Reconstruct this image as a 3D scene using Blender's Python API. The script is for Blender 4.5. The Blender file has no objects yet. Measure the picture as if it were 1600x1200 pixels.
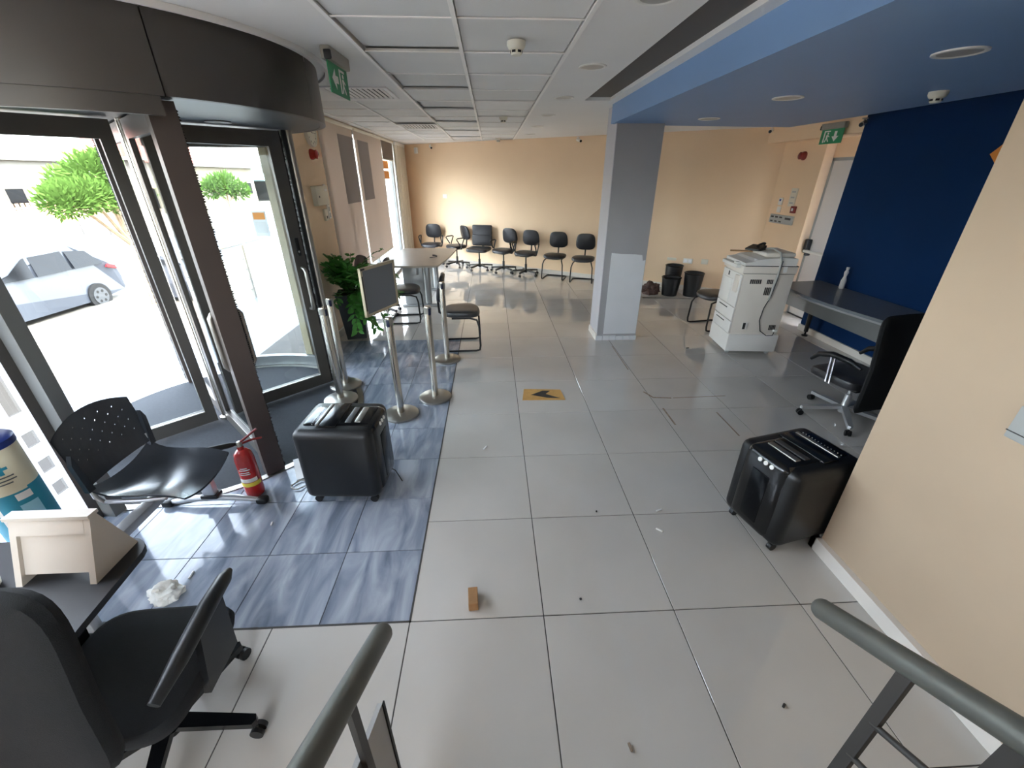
import bpy, bmesh, math, random
from mathutils import Vector, Matrix
R = math.radians
rnd = random.Random(7)
S = bpy.context.scene
COL = S.collection

# ------------------------------------------------------------------ camera, sky, sun, exposure
cam_d = bpy.data.cameras.new('camera'); cam = bpy.data.objects.new('camera', cam_d); COL.objects.link(cam)
cam_d.sensor_fit = 'HORIZONTAL'; cam_d.sensor_width = 36.0; cam_d.lens = 36.0*647.2/1600.0
cam_d.clip_start = 0.02; cam_d.clip_end = 400
cam.location = (0, 0, 2.0); cam.rotation_euler = (R(90-26.588), 0, R(-2.693))
S.camera = cam

W = bpy.data.worlds.new('sky'); S.world = W; W.use_nodes = True
wn = W.node_tree.nodes; wl = W.node_tree.links
bg = wn['Background']
sky = wn.new('ShaderNodeTexSky'); sky.sky_type = 'NISHITA'; sky.sun_disc = False
sky.sun_elevation = R(58); sky.sun_rotation = R(95); sky.air_density = 1.0; sky.dust_density = 3.0; sky.altitude = 50
hs = wn.new('ShaderNodeHueSaturation'); hs.inputs['Saturation'].default_value = 0.35; hs.inputs['Value'].default_value = 1.0
wl.new(sky.outputs[0], hs.inputs['Color']); wl.new(hs.outputs[0], bg.inputs[0])
bg.inputs[1].default_value = 1.0

sun_d = bpy.data.lights.new('sun', 'SUN'); sun_d.energy = 2.0; sun_d.angle = R(0.6); sun_d.color = (1.0, 0.95, 0.86)
sun = bpy.data.objects.new('sun', sun_d); COL.objects.link(sun)
sun.rotation_euler = Vector((-0.50, 0.12, -0.86)).to_track_quat('-Z', 'Y').to_euler()

def portal(name, loc, rot, sx, sy):
    d = bpy.data.lights.new(name, 'AREA'); d.shape = 'RECTANGLE'; d.size = sx; d.size_y = sy
    d.cycles.is_portal = True
    o = bpy.data.objects.new(name, d); COL.objects.link(o); o.location = loc; o.rotation_euler = rot
portal('window_portal', (-2.42, 8.4, 1.35), (0, R(-90), 0), 2.7, 4.4)
portal('entrance_portal', (-3.85, 3.42, 1.2), (0, R(-90), 0), 2.4, 2.6)
portal('added_window_portal', (-1.28, -3.3, 2.03), (R(90), 0, 0), 2.0, 1.3)  # serves the added window behind the camera
portal('front_window_portal', (-2.72, 1.2, 1.35), (0, R(-90), 0), 2.7, 1.8)

vs = S.view_settings
vs.view_transform = 'Standard'; vs.look = 'None'; vs.gamma = 1.0; vs.use_curve_mapping = False
vs.exposure = 2.7
S.cycles.use_denoising = True
S.cycles.diffuse_bounces = 6; S.cycles.max_bounces = 14; S.cycles.transparent_max_bounces = 24
S.cycles.sample_clamp_indirect = 8.0

# ------------------------------------------------------------------ materials
def lin(c):
    return tuple((v/12.92 if v <= 0.04045 else ((v+0.055)/1.055)**2.4) for v in (x/255.0 for x in c))
M = {}
def mat(name, rgb, rough=0.5, metal=0.0, var=0.0, scale=6.0, bump=0.0, bscale=40.0, spec=0.5, coat=0.0, objvar=0.0, alpha=None):
    """procedural principled material; rgb in sRGB 0-255"""
    m = bpy.data.materials.new(name); m.use_nodes = True
    nt = m.node_tree; p = nt.nodes['Principled BSDF']
    c = lin(rgb) + (1.0,)
    p.inputs['Base Color'].default_value = c
    p.inputs['Roughness'].default_value = rough; p.inputs['Metallic'].default_value = metal
    p.inputs['Specular IOR Level'].default_value = spec
    if coat: p.inputs['Coat Weight'].default_value = coat
    if var or objvar:
        tc = nt.nodes.new('ShaderNodeTexCoord'); nz = nt.nodes.new('ShaderNodeTexNoise')
        nz.inputs['Scale'].default_value = scale; nz.inputs['Detail'].default_value = 5
        nt.links.new(tc.outputs['Object'], nz.inputs['Vector'])
        mr = nt.nodes.new('ShaderNodeMapRange')
        mr.inputs[1].default_value = 0.3; mr.inputs[2].default_value = 0.7
        mr.inputs[3].default_value = 1-var; mr.inputs[4].default_value = 1+var
        nt.links.new(nz.outputs['Fac'], mr.inputs[0])
        h = nt.nodes.new('ShaderNodeHueSaturation'); h.inputs['Color'].default_value = c
        if objvar:
            oi = nt.nodes.new('ShaderNodeObjectInfo'); m2 = nt.nodes.new('ShaderNodeMapRange')
            m2.inputs[3].default_value = 1-objvar; m2.inputs[4].default_value = 1+objvar
            nt.links.new(oi.outputs['Random'], m2.inputs[0])
            mm = nt.nodes.new('ShaderNodeMath'); mm.operation = 'MULTIPLY'
            nt.links.new(mr.outputs[0], mm.inputs[0]); nt.links.new(m2.outputs[0], mm.inputs[1])
            nt.links.new(mm.outputs[0], h.inputs['Value'])
        else:
            nt.links.new(mr.outputs[0], h.inputs['Value'])
        nt.links.new(h.outputs[0], p.inputs['Base Color'])
    if bump:
        tc = nt.nodes.new('ShaderNodeTexCoord'); nz = nt.nodes.new('ShaderNodeTexNoise')
        nz.inputs['Scale'].default_value = bscale; nz.inputs['Detail'].default_value = 4
        b = nt.nodes.new('ShaderNodeBump'); b.inputs['Strength'].default_value = bump; b.inputs['Distance'].default_value = 0.01
        nt.links.new(tc.outputs['Object'], nz.inputs['Vector']); nt.links.new(nz.outputs['Fac'], b.inputs['Height'])
        nt.links.new(b.outputs[0], p.inputs['Normal'])
    M[name] = m
    return m

mat('tile_white', (196, 192, 186), 0.035, coat=0.5, var=0.05, scale=1.7, objvar=0.025)
mat('grout', (70, 68, 66), 0.9)
mat('grout_marble', (78, 82, 90), 0.9)
mat('canopy_metal', (96, 98, 100), 0.4, metal=0.5, var=0.05, scale=3)
mat('door_mat', (48, 51, 56), 0.95, var=0.12, scale=60, bump=0.4, bscale=300)
mat('cream_wall', (240, 210, 174), 0.6, var=0.025, scale=1.5)
mat('cream_partition', (190, 168, 143), 0.55, var=0.04, scale=2.5)
mat('skirting', (226, 219, 210), 0.35, var=0.04, scale=5)
mat('ceiling_white', (236, 234, 231), 0.8, var=0.015, scale=2)
mat('ceiling_panel', (230, 229, 226), 0.85, var=0.02, scale=3, objvar=0.05, bump=0.15, bscale=260)
mat('ceiling_grid', (250, 247, 243), 0.5)
mat('slot_dark', (92, 85, 78), 0.6, var=0.06, scale=3)
mat('soffit_blue', (126, 160, 204), 0.5, var=0.02, scale=2)
mat('wall_blue', (4, 44, 88), 0.8, spec=0.2, var=0.06, scale=2.0)
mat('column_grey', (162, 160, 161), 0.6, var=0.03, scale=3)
mat('column_lit', (196, 194, 198), 0.6, var=0.02, scale=3)
mat('column_patch', (212, 212, 214), 0.6, var=0.03, scale=4)
mat('drum_bronze', (80, 75, 71), 0.38, metal=0.35, var=0.05, scale=2.5)
mat('frame_bronze', (92, 88, 84), 0.35, metal=0.55, var=0.04, scale=4)
mat('frame_grey', (132, 133, 132), 0.35, metal=0.5, var=0.03, scale=5)
mat('post_brown', (82, 72, 68), 0.4, metal=0.3, var=0.04, scale=4)
mat('black_strip', (12, 12, 13), 0.6)
mat('brush', (34, 30, 29), 0.95)
mat('steel', (206, 200, 190), 0.22, metal=1.0, var=0.03, scale=8)
mat('steel_dull', (170, 166, 158), 0.38, metal=1.0, var=0.04, scale=9)
mat('chrome', (225, 226, 230), 0.08, metal=1.0)
mat('black_leather', (44, 44, 47), 0.36, var=0.1, scale=12, bump=0.12, bscale=120)
mat('black_fabric', (15, 16, 18), 0.9, var=0.12, scale=40, bump=0.3, bscale=400)
mat('grey_fabric', (74, 75, 79), 0.9, var=0.1, scale=60, bump=0.3, bscale=400)
mat('black_plastic', (13, 14, 16), 0.42, var=0.08, scale=10)
mat('black_gloss', (14, 15, 17), 0.18, var=0.1, scale=5)
mat('black_metal', (22, 22, 23), 0.45, metal=0.3)
mat('seat_plastic', (54, 58, 64), 0.22, var=0.05, scale=9)
mat('silver_paint', (190, 191, 193), 0.3, metal=0.6)
mat('rail_grey', (92, 93, 88), 0.42, metal=0.35, var=0.05, scale=20)
mat('rail_post', (62, 60, 58), 0.5, metal=0.3)
mat('stringer_grey', (168, 167, 166), 0.5, var=0.03, scale=4)
mat('white_door', (222, 217, 212), 0.4, var=0.02, scale=2)
mat('white_plastic', (232, 229, 222), 0.4)
mat('cream_plastic', (222, 214, 196), 0.45)
mat('grey_plastic', (170, 172, 170), 0.45)
mat('copier_white', (232, 228, 222), 0.42, var=0.02, scale=4)
mat('copier_grey', (230, 221, 209), 0.45, var=0.02, scale=4)
mat('dark_plastic', (58, 57, 56), 0.5)
mat('cable_grey', (176, 174, 168), 0.5)
mat('cable_black', (28, 28, 28), 0.5)
mat('red_paint', (176, 26, 24), 0.25, coat=0.4)
mat('red_dark', (120, 22, 20), 0.35)
mat('yellow_print', (226, 206, 70), 0.5)
mat('white_print', (236, 234, 230), 0.5)
mat('green_sign', (22, 138, 88), 0.4)
mat('sign_grey', (150, 146, 138), 0.45)
mat('desk_dark', (30, 30, 33), 0.45, var=0.08, scale=18)
mat('desk_grey', (112, 116, 121), 0.28, var=0.05, scale=14)
mat('table_beige', (186, 176, 162), 0.35, var=0.03, scale=10)
mat('table_leg', (150, 153, 154), 0.35, metal=0.4)
mat('riser_white', (214, 204, 192), 0.5, var=0.03, scale=5)
mat('cream_board', (214, 190, 158), 0.55, var=0.03, scale=3)
mat('blind', (214, 200, 186), 0.8, var=0.015, scale=4)
mat('blind_panel', (150, 141, 138), 0.8)
mat('blind_brown', (120, 106, 94), 0.8)
mat('curtain', (206, 196, 180), 0.8, var=0.03, scale=6)
mat('planter_grey', (62, 66, 70), 0.45, var=0.05, scale=8)
mat('soil', (48, 36, 27), 0.95, var=0.2, scale=30, bump=0.6)
mat('leaf', (72, 132, 56), 0.3, var=0.35, scale=3.5, objvar=0.25)
mat('stem', (70, 96, 44), 0.5)
mat('board_grey', (104, 107, 112), 0.35)
mat('board_frame', (186, 172, 146), 0.35, metal=0.5)
mat('cardboard', (204, 158, 92), 0.75, var=0.06, scale=20)
mat('wood_block', (158, 118, 78), 0.7, var=0.12, scale=25)
mat('mortar', (138, 122, 106), 0.85, var=0.25, scale=30)
mat('paper', (240, 240, 240), 0.7)
mat('tissue', (238, 237, 230), 0.8, var=0.03, scale=20, bump=0.4, bscale=60)
mat('dark_brown', (74, 50, 42), 0.6, var=0.2, scale=14)
mat('totem_cream', (226, 218, 190), 0.45)
mat('totem_teal', (42, 142, 168), 0.45)
mat('totem_sky', (150, 206, 226), 0.45, var=0.1, scale=5)
mat('totem_blue', (34, 52, 120), 0.3)
mat('clip_navy', (22, 28, 58), 0.4)
mat('print_grey', (92, 96, 96), 0.6)
mat('film_white', (240, 240, 242), 0.7)
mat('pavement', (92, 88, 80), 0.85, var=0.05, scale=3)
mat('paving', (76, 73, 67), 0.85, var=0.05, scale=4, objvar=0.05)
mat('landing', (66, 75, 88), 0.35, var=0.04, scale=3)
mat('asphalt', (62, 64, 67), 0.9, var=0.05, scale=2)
mat('road_line', (244, 244, 240), 0.7)
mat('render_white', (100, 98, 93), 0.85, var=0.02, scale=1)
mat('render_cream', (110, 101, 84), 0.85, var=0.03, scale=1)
mat('roof_tile', (96, 44, 30), 0.85, var=0.08, scale=6, bump=0.5, bscale=20)
mat('awning', (150, 206, 210), 0.7)
mat('fence_wood', (190, 150, 110), 0.8)
mat('tree_leaf', (124, 160, 62), 0.6, var=0.35, scale=1.5)
mat('bark', (142, 122, 98), 0.9, var=0.15, scale=12, bump=0.5)
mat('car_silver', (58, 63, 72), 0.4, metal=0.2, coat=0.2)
mat('car_glass', (10, 12, 15), 0.15, spec=0.15)
mat('tyre', (14, 14, 15), 0.8)
mat('hubcap', (90, 92, 95), 0.35, metal=0.6)
mat('tail_light', (210, 40, 44), 0.2)
mat('bollard', (60, 58, 56), 0.5)
mat('lamp_white', (238, 236, 230), 0.35)
mat('lamp_inner_shaded', (182, 178, 170), 0.3)  # grey of the flat disc stands in for shade inside the recess
mat('grille_white', (226, 224, 222), 0.45)
mat('grille_dark', (26, 26, 28), 0.8)
mat('detector', (226, 222, 206), 0.45)
mat('clock_face', (240, 234, 218), 0.4)
mat('orange_sign', (236, 150, 62), 0.6)

def marble():
    m = bpy.data.materials.new('marble_grey'); m.use_nodes = True
    nt = m.node_tree; p = nt.nodes['Principled BSDF']; p.inputs['Roughness'].default_value = 0.09
    tc = nt.nodes.new('ShaderNodeTexCoord'); oi = nt.nodes.new('ShaderNodeObjectInfo')
    comb = nt.nodes.new('ShaderNodeVectorMath'); comb.operation = 'MULTIPLY_ADD'
    mul = nt.nodes.new('ShaderNodeVectorMath'); mul.operation = 'MULTIPLY'; mul.inputs[1].default_value = (9.0, 5.0, 3.0)
    nt.links.new(oi.outputs['Random'], mul.inputs[0])
    add = nt.nodes.new('ShaderNodeVectorMath'); nt.links.new(tc.outputs['Object'], add.inputs[0]); nt.links.new(mul.outputs[0], add.inputs[1])
    mp = nt.nodes.new('ShaderNodeMapping'); mp.inputs['Rotation'].default_value = (0, 0, R(38)); mp.inputs['Scale'].default_value = (5.5, 1.3, 1)
    nt.links.new(add.outputs[0], mp.inputs[0])
    n1 = nt.nodes.new('ShaderNodeTexNoise'); n1.inputs['Scale'].default_value = 1.6; n1.inputs['Detail'].default_value = 8; n1.inputs['Distortion'].default_value = 0.9
    nt.links.new(mp.outputs[0], n1.inputs['Vector'])
    cr = nt.nodes.new('ShaderNodeValToRGB'); e = cr.color_ramp.elements
    e[0].position = 0.28; e[0].color = lin((104, 113, 128)) + (1,)
    e[1].position = 0.72; e[1].color = lin((176, 182, 192)) + (1,)
    k = cr.color_ramp.elements.new(0.47); k.color = lin((138, 146, 160)) + (1,)
    nt.links.new(n1.outputs['Fac'], cr.inputs[0]); nt.links.new(cr.outputs[0], p.inputs['Base Color'])
    M['marble_grey'] = m
marble()

def glass(name, tint, refl=0.9):
    m = bpy.data.materials.new(name); m.use_nodes = True
    nt = m.node_tree; nt.nodes.remove(nt.nodes['Principled BSDF'])
    out = nt.nodes['Material Output']
    t = nt.nodes.new('ShaderNodeBsdfTransparent'); t.inputs[0].default_value = tint + (1,)
    g = nt.nodes.new('ShaderNodeBsdfGlossy'); g.inputs['Roughness'].default_value = 0.01; g.inputs[0].default_value = (refl, refl, refl, 1)
    f = nt.nodes.new('ShaderNodeFresnel'); f.inputs[0].default_value = 1.5
    mx = nt.nodes.new('ShaderNodeMixShader')
    geo = nt.nodes.new('ShaderNodeNewGeometry'); inv = nt.nodes.new('ShaderNodeMath'); inv.operation = 'SUBTRACT'; inv.inputs[0].default_value = 1.0
    mu = nt.nodes.new('ShaderNodeMath'); mu.operation = 'MULTIPLY'
    nt.links.new(geo.outputs['Backfacing'], inv.inputs[1]); nt.links.new(f.outputs[0], mu.inputs[0]); nt.links.new(inv.outputs[0], mu.inputs[1])
    nt.links.new(mu.outputs[0], mx.inputs[0]); nt.links.new(t.outputs[0], mx.inputs[1]); nt.links.new(g.outputs[0], mx.inputs[2])
    nt.links.new(mx.outputs[0], out.inputs[0]); M[name] = m
glass('glass', (0.95, 0.97, 0.965)); glass('door_glass', (0.84, 0.87, 0.875))

def translucent(name, rgb, tr=0.25):
    m = bpy.data.materials.new(name); m.use_nodes = True
    nt = m.node_tree; nt.nodes.remove(nt.nodes['Principled BSDF']); out = nt.nodes['Material Output']
    a = nt.nodes.new('ShaderNodeBsdfDiffuse'); b = nt.nodes.new('ShaderNodeBsdfTranslucent')
    c = lin(rgb) + (1,); a.inputs[0].default_value = c; b.inputs[0].default_value = c
    mx = nt.nodes.new('ShaderNodeMixShader'); mx.inputs[0].default_value = tr
    nt.links.new(a.outputs[0], mx.inputs[1]); nt.links.new(b.outputs[0], mx.inputs[2]); nt.links.new(mx.outputs[0], out.inputs[0])
    M[name] = m
translucent('film', (238, 238, 242), 0.55)
translucent('blind_cloth', (212, 198, 186), 0.18)
translucent('leaf_thin', (66, 90, 40), 0.3)

# ------------------------------------------------------------------ mesh building
class MB:
    def __init__(s, mtx=None):
        s.v = []; s.f = []; s.sm = []; s.m = mtx or Matrix()
    def add(s, vs, fs, smooth=False, mtx=None):
        o = len(s.v); mm = s.m @ mtx if mtx is not None else s.m
        s.v += [tuple(mm @ Vector(p)) for p in vs]
        s.f += [tuple(i+o for i in f) for f in fs]; s.sm += [smooth]*len(fs)
        return s
    def box(s, x0, x1, y0, y1, z0, z1, mtx=None):
        vs = [(x, y, z) for z in (z0, z1) for y in (y0, y1) for x in (x0, x1)]
        return s.add(vs, [(0,2,3,1),(4,5,7,6),(0,1,5,4),(2,6,7,3),(0,4,6,2),(1,3,7,5)], False, mtx)
    def cbox(s, c, d, mtx=None):
        return s.box(c[0]-d[0]/2, c[0]+d[0]/2, c[1]-d[1]/2, c[1]+d[1]/2, c[2]-d[2]/2, c[2]+d[2]/2, mtx)
    def rbox(s, c, d, r=0.02, seg=2, mtx=None):
        bm = bmesh.new(); bmesh.ops.create_cube(bm, size=1.0)
        for v in bm.verts: v.co = Vector((v.co.x*d[0]+c[0], v.co.y*d[1]+c[1], v.co.z*d[2]+c[2]))
        bmesh.ops.bevel(bm, geom=bm.edges[:], offset=min(r, 0.49*min(d)), segments=seg, affect='EDGES', profile=0.5)
        bm.verts.index_update()
        s.add([v.co[:] for v in bm.verts], [[v.index for v in f.verts] for f in bm.faces], seg > 1, mtx); bm.free()
        return s
    def tube(s, pts, r, n=8, closed=False, mtx=None, cap=True):
        pts = [Vector(p) for p in pts]; N = len(pts); rr = r if isinstance(r, (list, tuple)) else [r]*N
        tang = []
        for i in range(N):
            if closed: t = pts[(i+1) % N]-pts[i-1]
            else: t = pts[min(i+1, N-1)]-pts[max(i-1, 0)]
            tang.append(t.normalized() if t.length > 1e-9 else Vector((0, 0, 1)))
        u = tang[0].orthogonal().normalized(); vs = []
        for i in range(N):
            t = tang[i]; u = (u - t*u.dot(t)); u = u.normalized() if u.length > 1e-6 else t.orthogonal().normalized()
            w = t.cross(u)
            for k in range(n):
                a = 2*math.pi*k/n; vs.append(pts[i] + (u*math.cos(a)+w*math.sin(a))*rr[i])
        fs = []
        for i in range(N if closed else N-1):
            j = (i+1) % N
            for k in range(n):
                fs.append((i*n+k, i*n+(k+1) % n, j*n+(k+1) % n, j*n+k))
        if cap and not closed:
            fs.append(tuple(range(n-1, -1, -1))); fs.append(tuple((N-1)*n+k for k in range(n)))
        return s.add(vs, fs, True, mtx)
    def lathe(s, prof, n=24, c=(0, 0, 0), mtx=None, a0=0.0, a1=360.0):
        full = abs(a1-a0) >= 359.9; m = n if full else n+1; vs = []
        for (r, z) in prof:
            for k in range(m):
                a = R(a0+(a1-a0)*k/n); vs.append((c[0]+r*math.cos(a), c[1]+r*math.sin(a), c[2]+z))
        fs = []; P = len(prof)
        for i in range(P-1):
            for k in range(n):
                k2 = (k+1) % m if full else k+1
                fs.append((i*m+k, i*m+k2, (i+1)*m+k2, (i+1)*m+k))
        if full:
            if prof[0][0] > 1e-5: fs.append(tuple(range(m-1, -1, -1)))
            if prof[-1][0] > 1e-5: fs.append(tuple((P-1)*m+k for k in range(m)))
        return s.add(vs, fs, True, mtx)
    def prism(s, poly, z0, z1, mtx=None, smooth=False):
        n = len(poly); vs = [(x, y, z0) for x, y in poly]+[(x, y, z1) for x, y in poly]
        fs = [tuple(range(n-1, -1, -1)), tuple(range(n, 2*n))]+[(i, (i+1) % n, n+(i+1) % n, n+i) for i in range(n)]
        return s.add(vs, fs, smooth, mtx)
    def cushion(s, w, d, t, e=4.0, seg=28, bend=None, mtx=None, dome=0.06, taper=0.0):
        rings = [(0.0, 0.0), (0.86, 0.0), (0.965, 0.16), (1.0, 0.5), (0.965, 0.84), (0.86, 1.0), (0.5, 1.0+dome), (0.0, 1.0+dome*1.2)]
        vs = []
        for sc, z in rings:
            for k in range(seg):
                a = 2*math.pi*k/seg; c, q = math.cos(a), math.sin(a)
                x = math.copysign(abs(c)**(2/e), c)*w/2*sc; y = math.copysign(abs(q)**(2/e), q)*d/2*sc
                x *= 1 - taper*(y/d)
                zz = z*t
                if bend: zz += bend(x, y)
                vs.append((x, y, zz))
        fs = []
        for i in range(len(rings)-1):
            for k in range(seg):
                fs.append((i*seg+k, i*seg+(k+1) % seg, (i+1)*seg+(k+1) % seg, (i+1)*seg+k))
        return s.add(vs, fs, True, mtx)
    def build(s, name, m, parent=None, loc=None, rot=None):
        me = bpy.data.meshes.new(name); me.from_pydata(s.v, [], s.f)
        me.polygons.foreach_set('use_smooth', s.sm)
        me.materials.append(M[m] if isinstance(m, str) else m)
        bm = bmesh.new(); bm.from_mesh(me)
        bmesh.ops.remove_doubles(bm, verts=bm.verts[:], dist=1e-5)
        bmesh.ops.recalc_face_normals(bm, faces=bm.faces[:]); bm.to_mesh(me); bm.free()
        if any(s.sm):
            try: me.set_sharp_from_angle(angle=R(42))
            except Exception: pass
        o = bpy.data.objects.new(name, me); COL.objects.link(o)
        if parent: o.parent = parent
        if loc is not None: o.location = loc
        if rot is not None: o.rotation_euler = rot
        return o

def tag(o, label=None, cat=None, group=None, kind=None):
    if label: o['label'] = label
    if cat: o['category'] = cat
    if group: o['group'] = group
    if kind: o['kind'] = kind
    return o
def thing(name, label, cat, loc=(0, 0, 0), rz=0.0, group=None):
    o = bpy.data.objects.new(name, None); COL.objects.link(o); o.empty_display_size = 0.1
    o.location = loc; o.rotation_euler = (0, 0, R(rz)); return tag(o, label, cat, group)
def struct(name, mb, m, label=None, parent=None, loc=None):
    o = mb.build(name, m, parent, loc); o['kind'] = 'structure'
    if label: o['label'] = label
    return o
def link_copy(o, parent=None):
    c = o.copy(); COL.objects.link(c); c.parent = parent
    for ch in [x for x in KIDS(o)]: link_copy(ch, c)
    return c
def KIDS(o): return list(o.children)
def dup(root, loc, rz, label, group=None):
    c = link_copy(root); c.location = loc; c.rotation_euler = (0, 0, R(rz)); c['label'] = label
    if group: c['group'] = group
    return c
def arc(c, r, a0, a1, n, z=0.0): return [(c[0]+r*math.cos(R(a0+(a1-a0)*i/n)), c[1]+r*math.sin(R(a0+(a1-a0)*i/n)), z) for i in range(n+1)]
def T(x, y, z): return Matrix.Translation((x, y, z))
def RX(a): return Matrix.Rotation(R(a), 4, 'X')
def RY(a): return Matrix.Rotation(R(a), 4, 'Y')
def RZ(a): return Matrix.Rotation(R(a), 4, 'Z')
def rpoly(x0, x1, y0, y1, r, n=5):
    p = []
    for cx, cy, a in ((x1-r, y1-r, 0), (x0+r, y1-r, 90), (x0+r, y0+r, 180), (x1-r, y0+r, 270)):
        for i in range(n+1):
            t = R(a+90*i/n); p.append((cx+r*math.cos(t), cy+r*math.sin(t)))
    return p

# ------------------------------------------------------------------ constants of the place
CZ = 2.71                      # main ceiling
TS = 0.675                     # floor tile
WALLK, WALLC = -0.662, 10.527  # back wall: Y = WALLC + WALLK X
def backY(x): return WALLC + WALLK*x
DC = (-2.48, 3.42)             # revolving door axis
DR = 1.27

# ------------------------------------------------------------------ floor
struct_floor = struct('floor', MB().box(-2.95, 5.2, -3.2, 13.2, -0.30, -0.004), 'grout', 'glossy pale tiled floor running through the whole hall')
tile_me = MB().rbox((0, 0, -0.01), (TS-0.005, TS-0.005, 0.02), 0.0012, 1)
t0 = tile_me.build('tile', 'tile_white', struct_floor, (-0.45+TS/2, 1.35+TS/2, 0))
def floor_tile(x, y, sx=1.0, sy=1.0):
    c = t0.copy(); COL.objects.link(c); c.parent = struct_floor; c.location = (x, y, 0); c.scale = (sx, sy, 1)
for i in range(-3, 8):
    for j in range(-3, 17):
        x0 = -0.45+i*TS; y0 = 1.35+j*TS; x1 = x0+TS; y1 = y0+TS
        if i == 0 and j == 0: continue
        if x0 < -0.46 and y0 < 5.39 and y1 > 1.36: continue          # marble area
        if x0+0.1 > 4.72 or y0 > backY(max(x0, -2.15)) : continue
        if i > 3 and y1 < 1.0: continue
        if y0 < -1: continue
        floor_tile((x0+x1)/2, (y0+y1)/2)
# a cut row beyond the marble strip is covered by the regular grid
mt = MB().rbox((0, 0, -0.01), (0.446, 0.446, 0.02), 0.001, 1).build('marble_tile', 'marble_grey', struct_floor, (-0.675, 1.575, 0.0005))
for i in range(5):
    for j in range(9):
        if i == 0 and j == 0: continue
        x = -0.675-0.45*i; y = 1.575+0.45*j
        if math.hypot(x-DC[0], y-DC[1]) < DR-0.34: continue
        if x < -2.4 and (y > 4.6): continue
        c = mt.copy(); COL.objects.link(c); c.parent = struct_floor; c.location = (x, y, 0.0005)
edge = MB(); edge.box(-0.455, -0.445, 1.345, 5.4, -0.004, 0.0016); edge.box(-2.7, -0.445, 1.345, 1.355, -0.004, 0.0016); edge.build('border_strip', 'grout', struct_floor)
mat_o = MB().lathe([(0, 0.006), (DR-0.12, 0.006), (DR-0.12, 0.0), (0, 0.0)], 64, (DC[0], DC[1], 0)).build('entrance_mat', 'door_mat')
tag(mat_o, 'round dark grey entrance mat under the revolving door', 'mat')
ring = MB(); ring.lathe([(DR-0.07, 0.0), (DR-0.07, 0.008), (DR-0.12, 0.008), (DR-0.12, 0.0)], 64, (DC[0], DC[1], 0)); ring.build('threshold_ring', 'steel_dull', struct_floor)

# ------------------------------------------------------------------ walls
wl_ = MB()
wl_.box(-2.22, -2.15, 4.66, 6.17, 0, CZ)            # pier with switches
wl_.box(-2.22, -2.15, 10.62, 12.2, 0, CZ)           # pier at the far corner
wl_.box(-2.22, -2.15, 6.17, 10.62, 2.66, CZ+0.2)    # lintel
wall_left = struct('wall_left', wl_, 'cream_wall', 'cream wall piers on the street side beyond the revolving door')
w = MB(); xa, xb = -2.40, 5.0
w.prism([(xa, backY(xa)), (xb, backY(xb)), (xb+0.15, backY(xb)+0.22), (xa+0.15, backY(xa)+0.22)], 0, CZ)
wall_back = struct('wall_back', w, 'cream_wall', 'long cream wall behind the row of black chairs')
w = MB(); w.box(4.72, 4.95, 6.46, 7.6, 0, CZ); w.box(4.86, 5.0, 5.3, 6.5, 2.24, CZ)
wall_right = struct('wall_right', w, 'cream_wall', 'short cream wall beside the white exit door')
w = MB(); w.box(4.48, 4.72, 1.0, 5.6, 0, CZ)
struct('wall_blue', w, 'wall_blue', 'dark blue wall behind the grey desk')
w = MB(); w.box(4.50, 4.86, 5.6, 7.55, 2.48, CZ)
struct('trim_1', w, 'cream_wall', 'cream boxed beam above the exit door')
part = MB(); part.box(1.92, 2.06, -3.0, 1.70, 0, CZ)
wall_part = struct('wall_partition', part, 'cream_partition', 'scuffed cream partition wall close to the camera')
rw = MB(); rw.box(-2.7, 2.0, -3.2, -3.0, 0, 1.35); rw.box(-2.7, -2.3, -3.2, -3.0, 1.35, CZ); rw.box(-0.27, 2.0, -3.2, -3.0, 1.35, CZ)
struct('wall_rear', rw, 'cream_wall', 'plain cream wall behind the staircase')
rw = MB()
for x in (-2.27, -0.3): rw.box(x-0.03, x+0.03, -3.13, -3.07, 1.35, CZ)
rw.box(-2.3, -0.27, -3.13, -3.07, 1.35, 1.40); rw.box(-2.3, -0.27, -3.13, -3.07, 2.66, CZ)
added_win = struct('added_window', rw, 'frame_bronze', 'high strip window added above the staircase to light surfaces facing the camera')  # added window behind the camera, brightens surfaces that face it
for a, b in ((-2.24, -0.33),): MB().box(a, b, -3.104, -3.096, 1.40, 2.66).build('pane', 'glass', added_win)
struct('wall_side', MB().box(2.06, 4.72, 0.9, 1.0, 0, CZ), 'cream_wall', 'cream wall closing the desk bay')
# skirtings
sk = MB(); sk.box(1.885, 1.92, -3.0, 1.735, 0, 0.085); sk.box(1.885, 2.06, 1.70, 1.735, 0, 0.085)
struct('baseboard_partition', sk, 'skirting', 'white skirting along the cream partition')
struct('baseboard_blue', MB().box(4.455, 4.48, 1.0, 5.6, 0, 0.085), 'skirting', 'white skirting along the blue wall')
sk = MB(); n = Vector((-0.552, -0.834, 0))*0.018
sk.prism([(-2.15, backY(-2.15)), (4.72, backY(4.72)), (4.72+n.x, backY(4.72)+n.y), (-2.15+n.x, backY(-2.15)+n.y)], 0, 0.085)
struct('baseboard_back', sk, 'skirting', 'pale skirting along the back wall')
struct('baseboard_left', MB().box(-2.15, -2.13, 4.75, 6.17, 0, 0.085), 'skirting', 'pale skirting by the plant')

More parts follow.
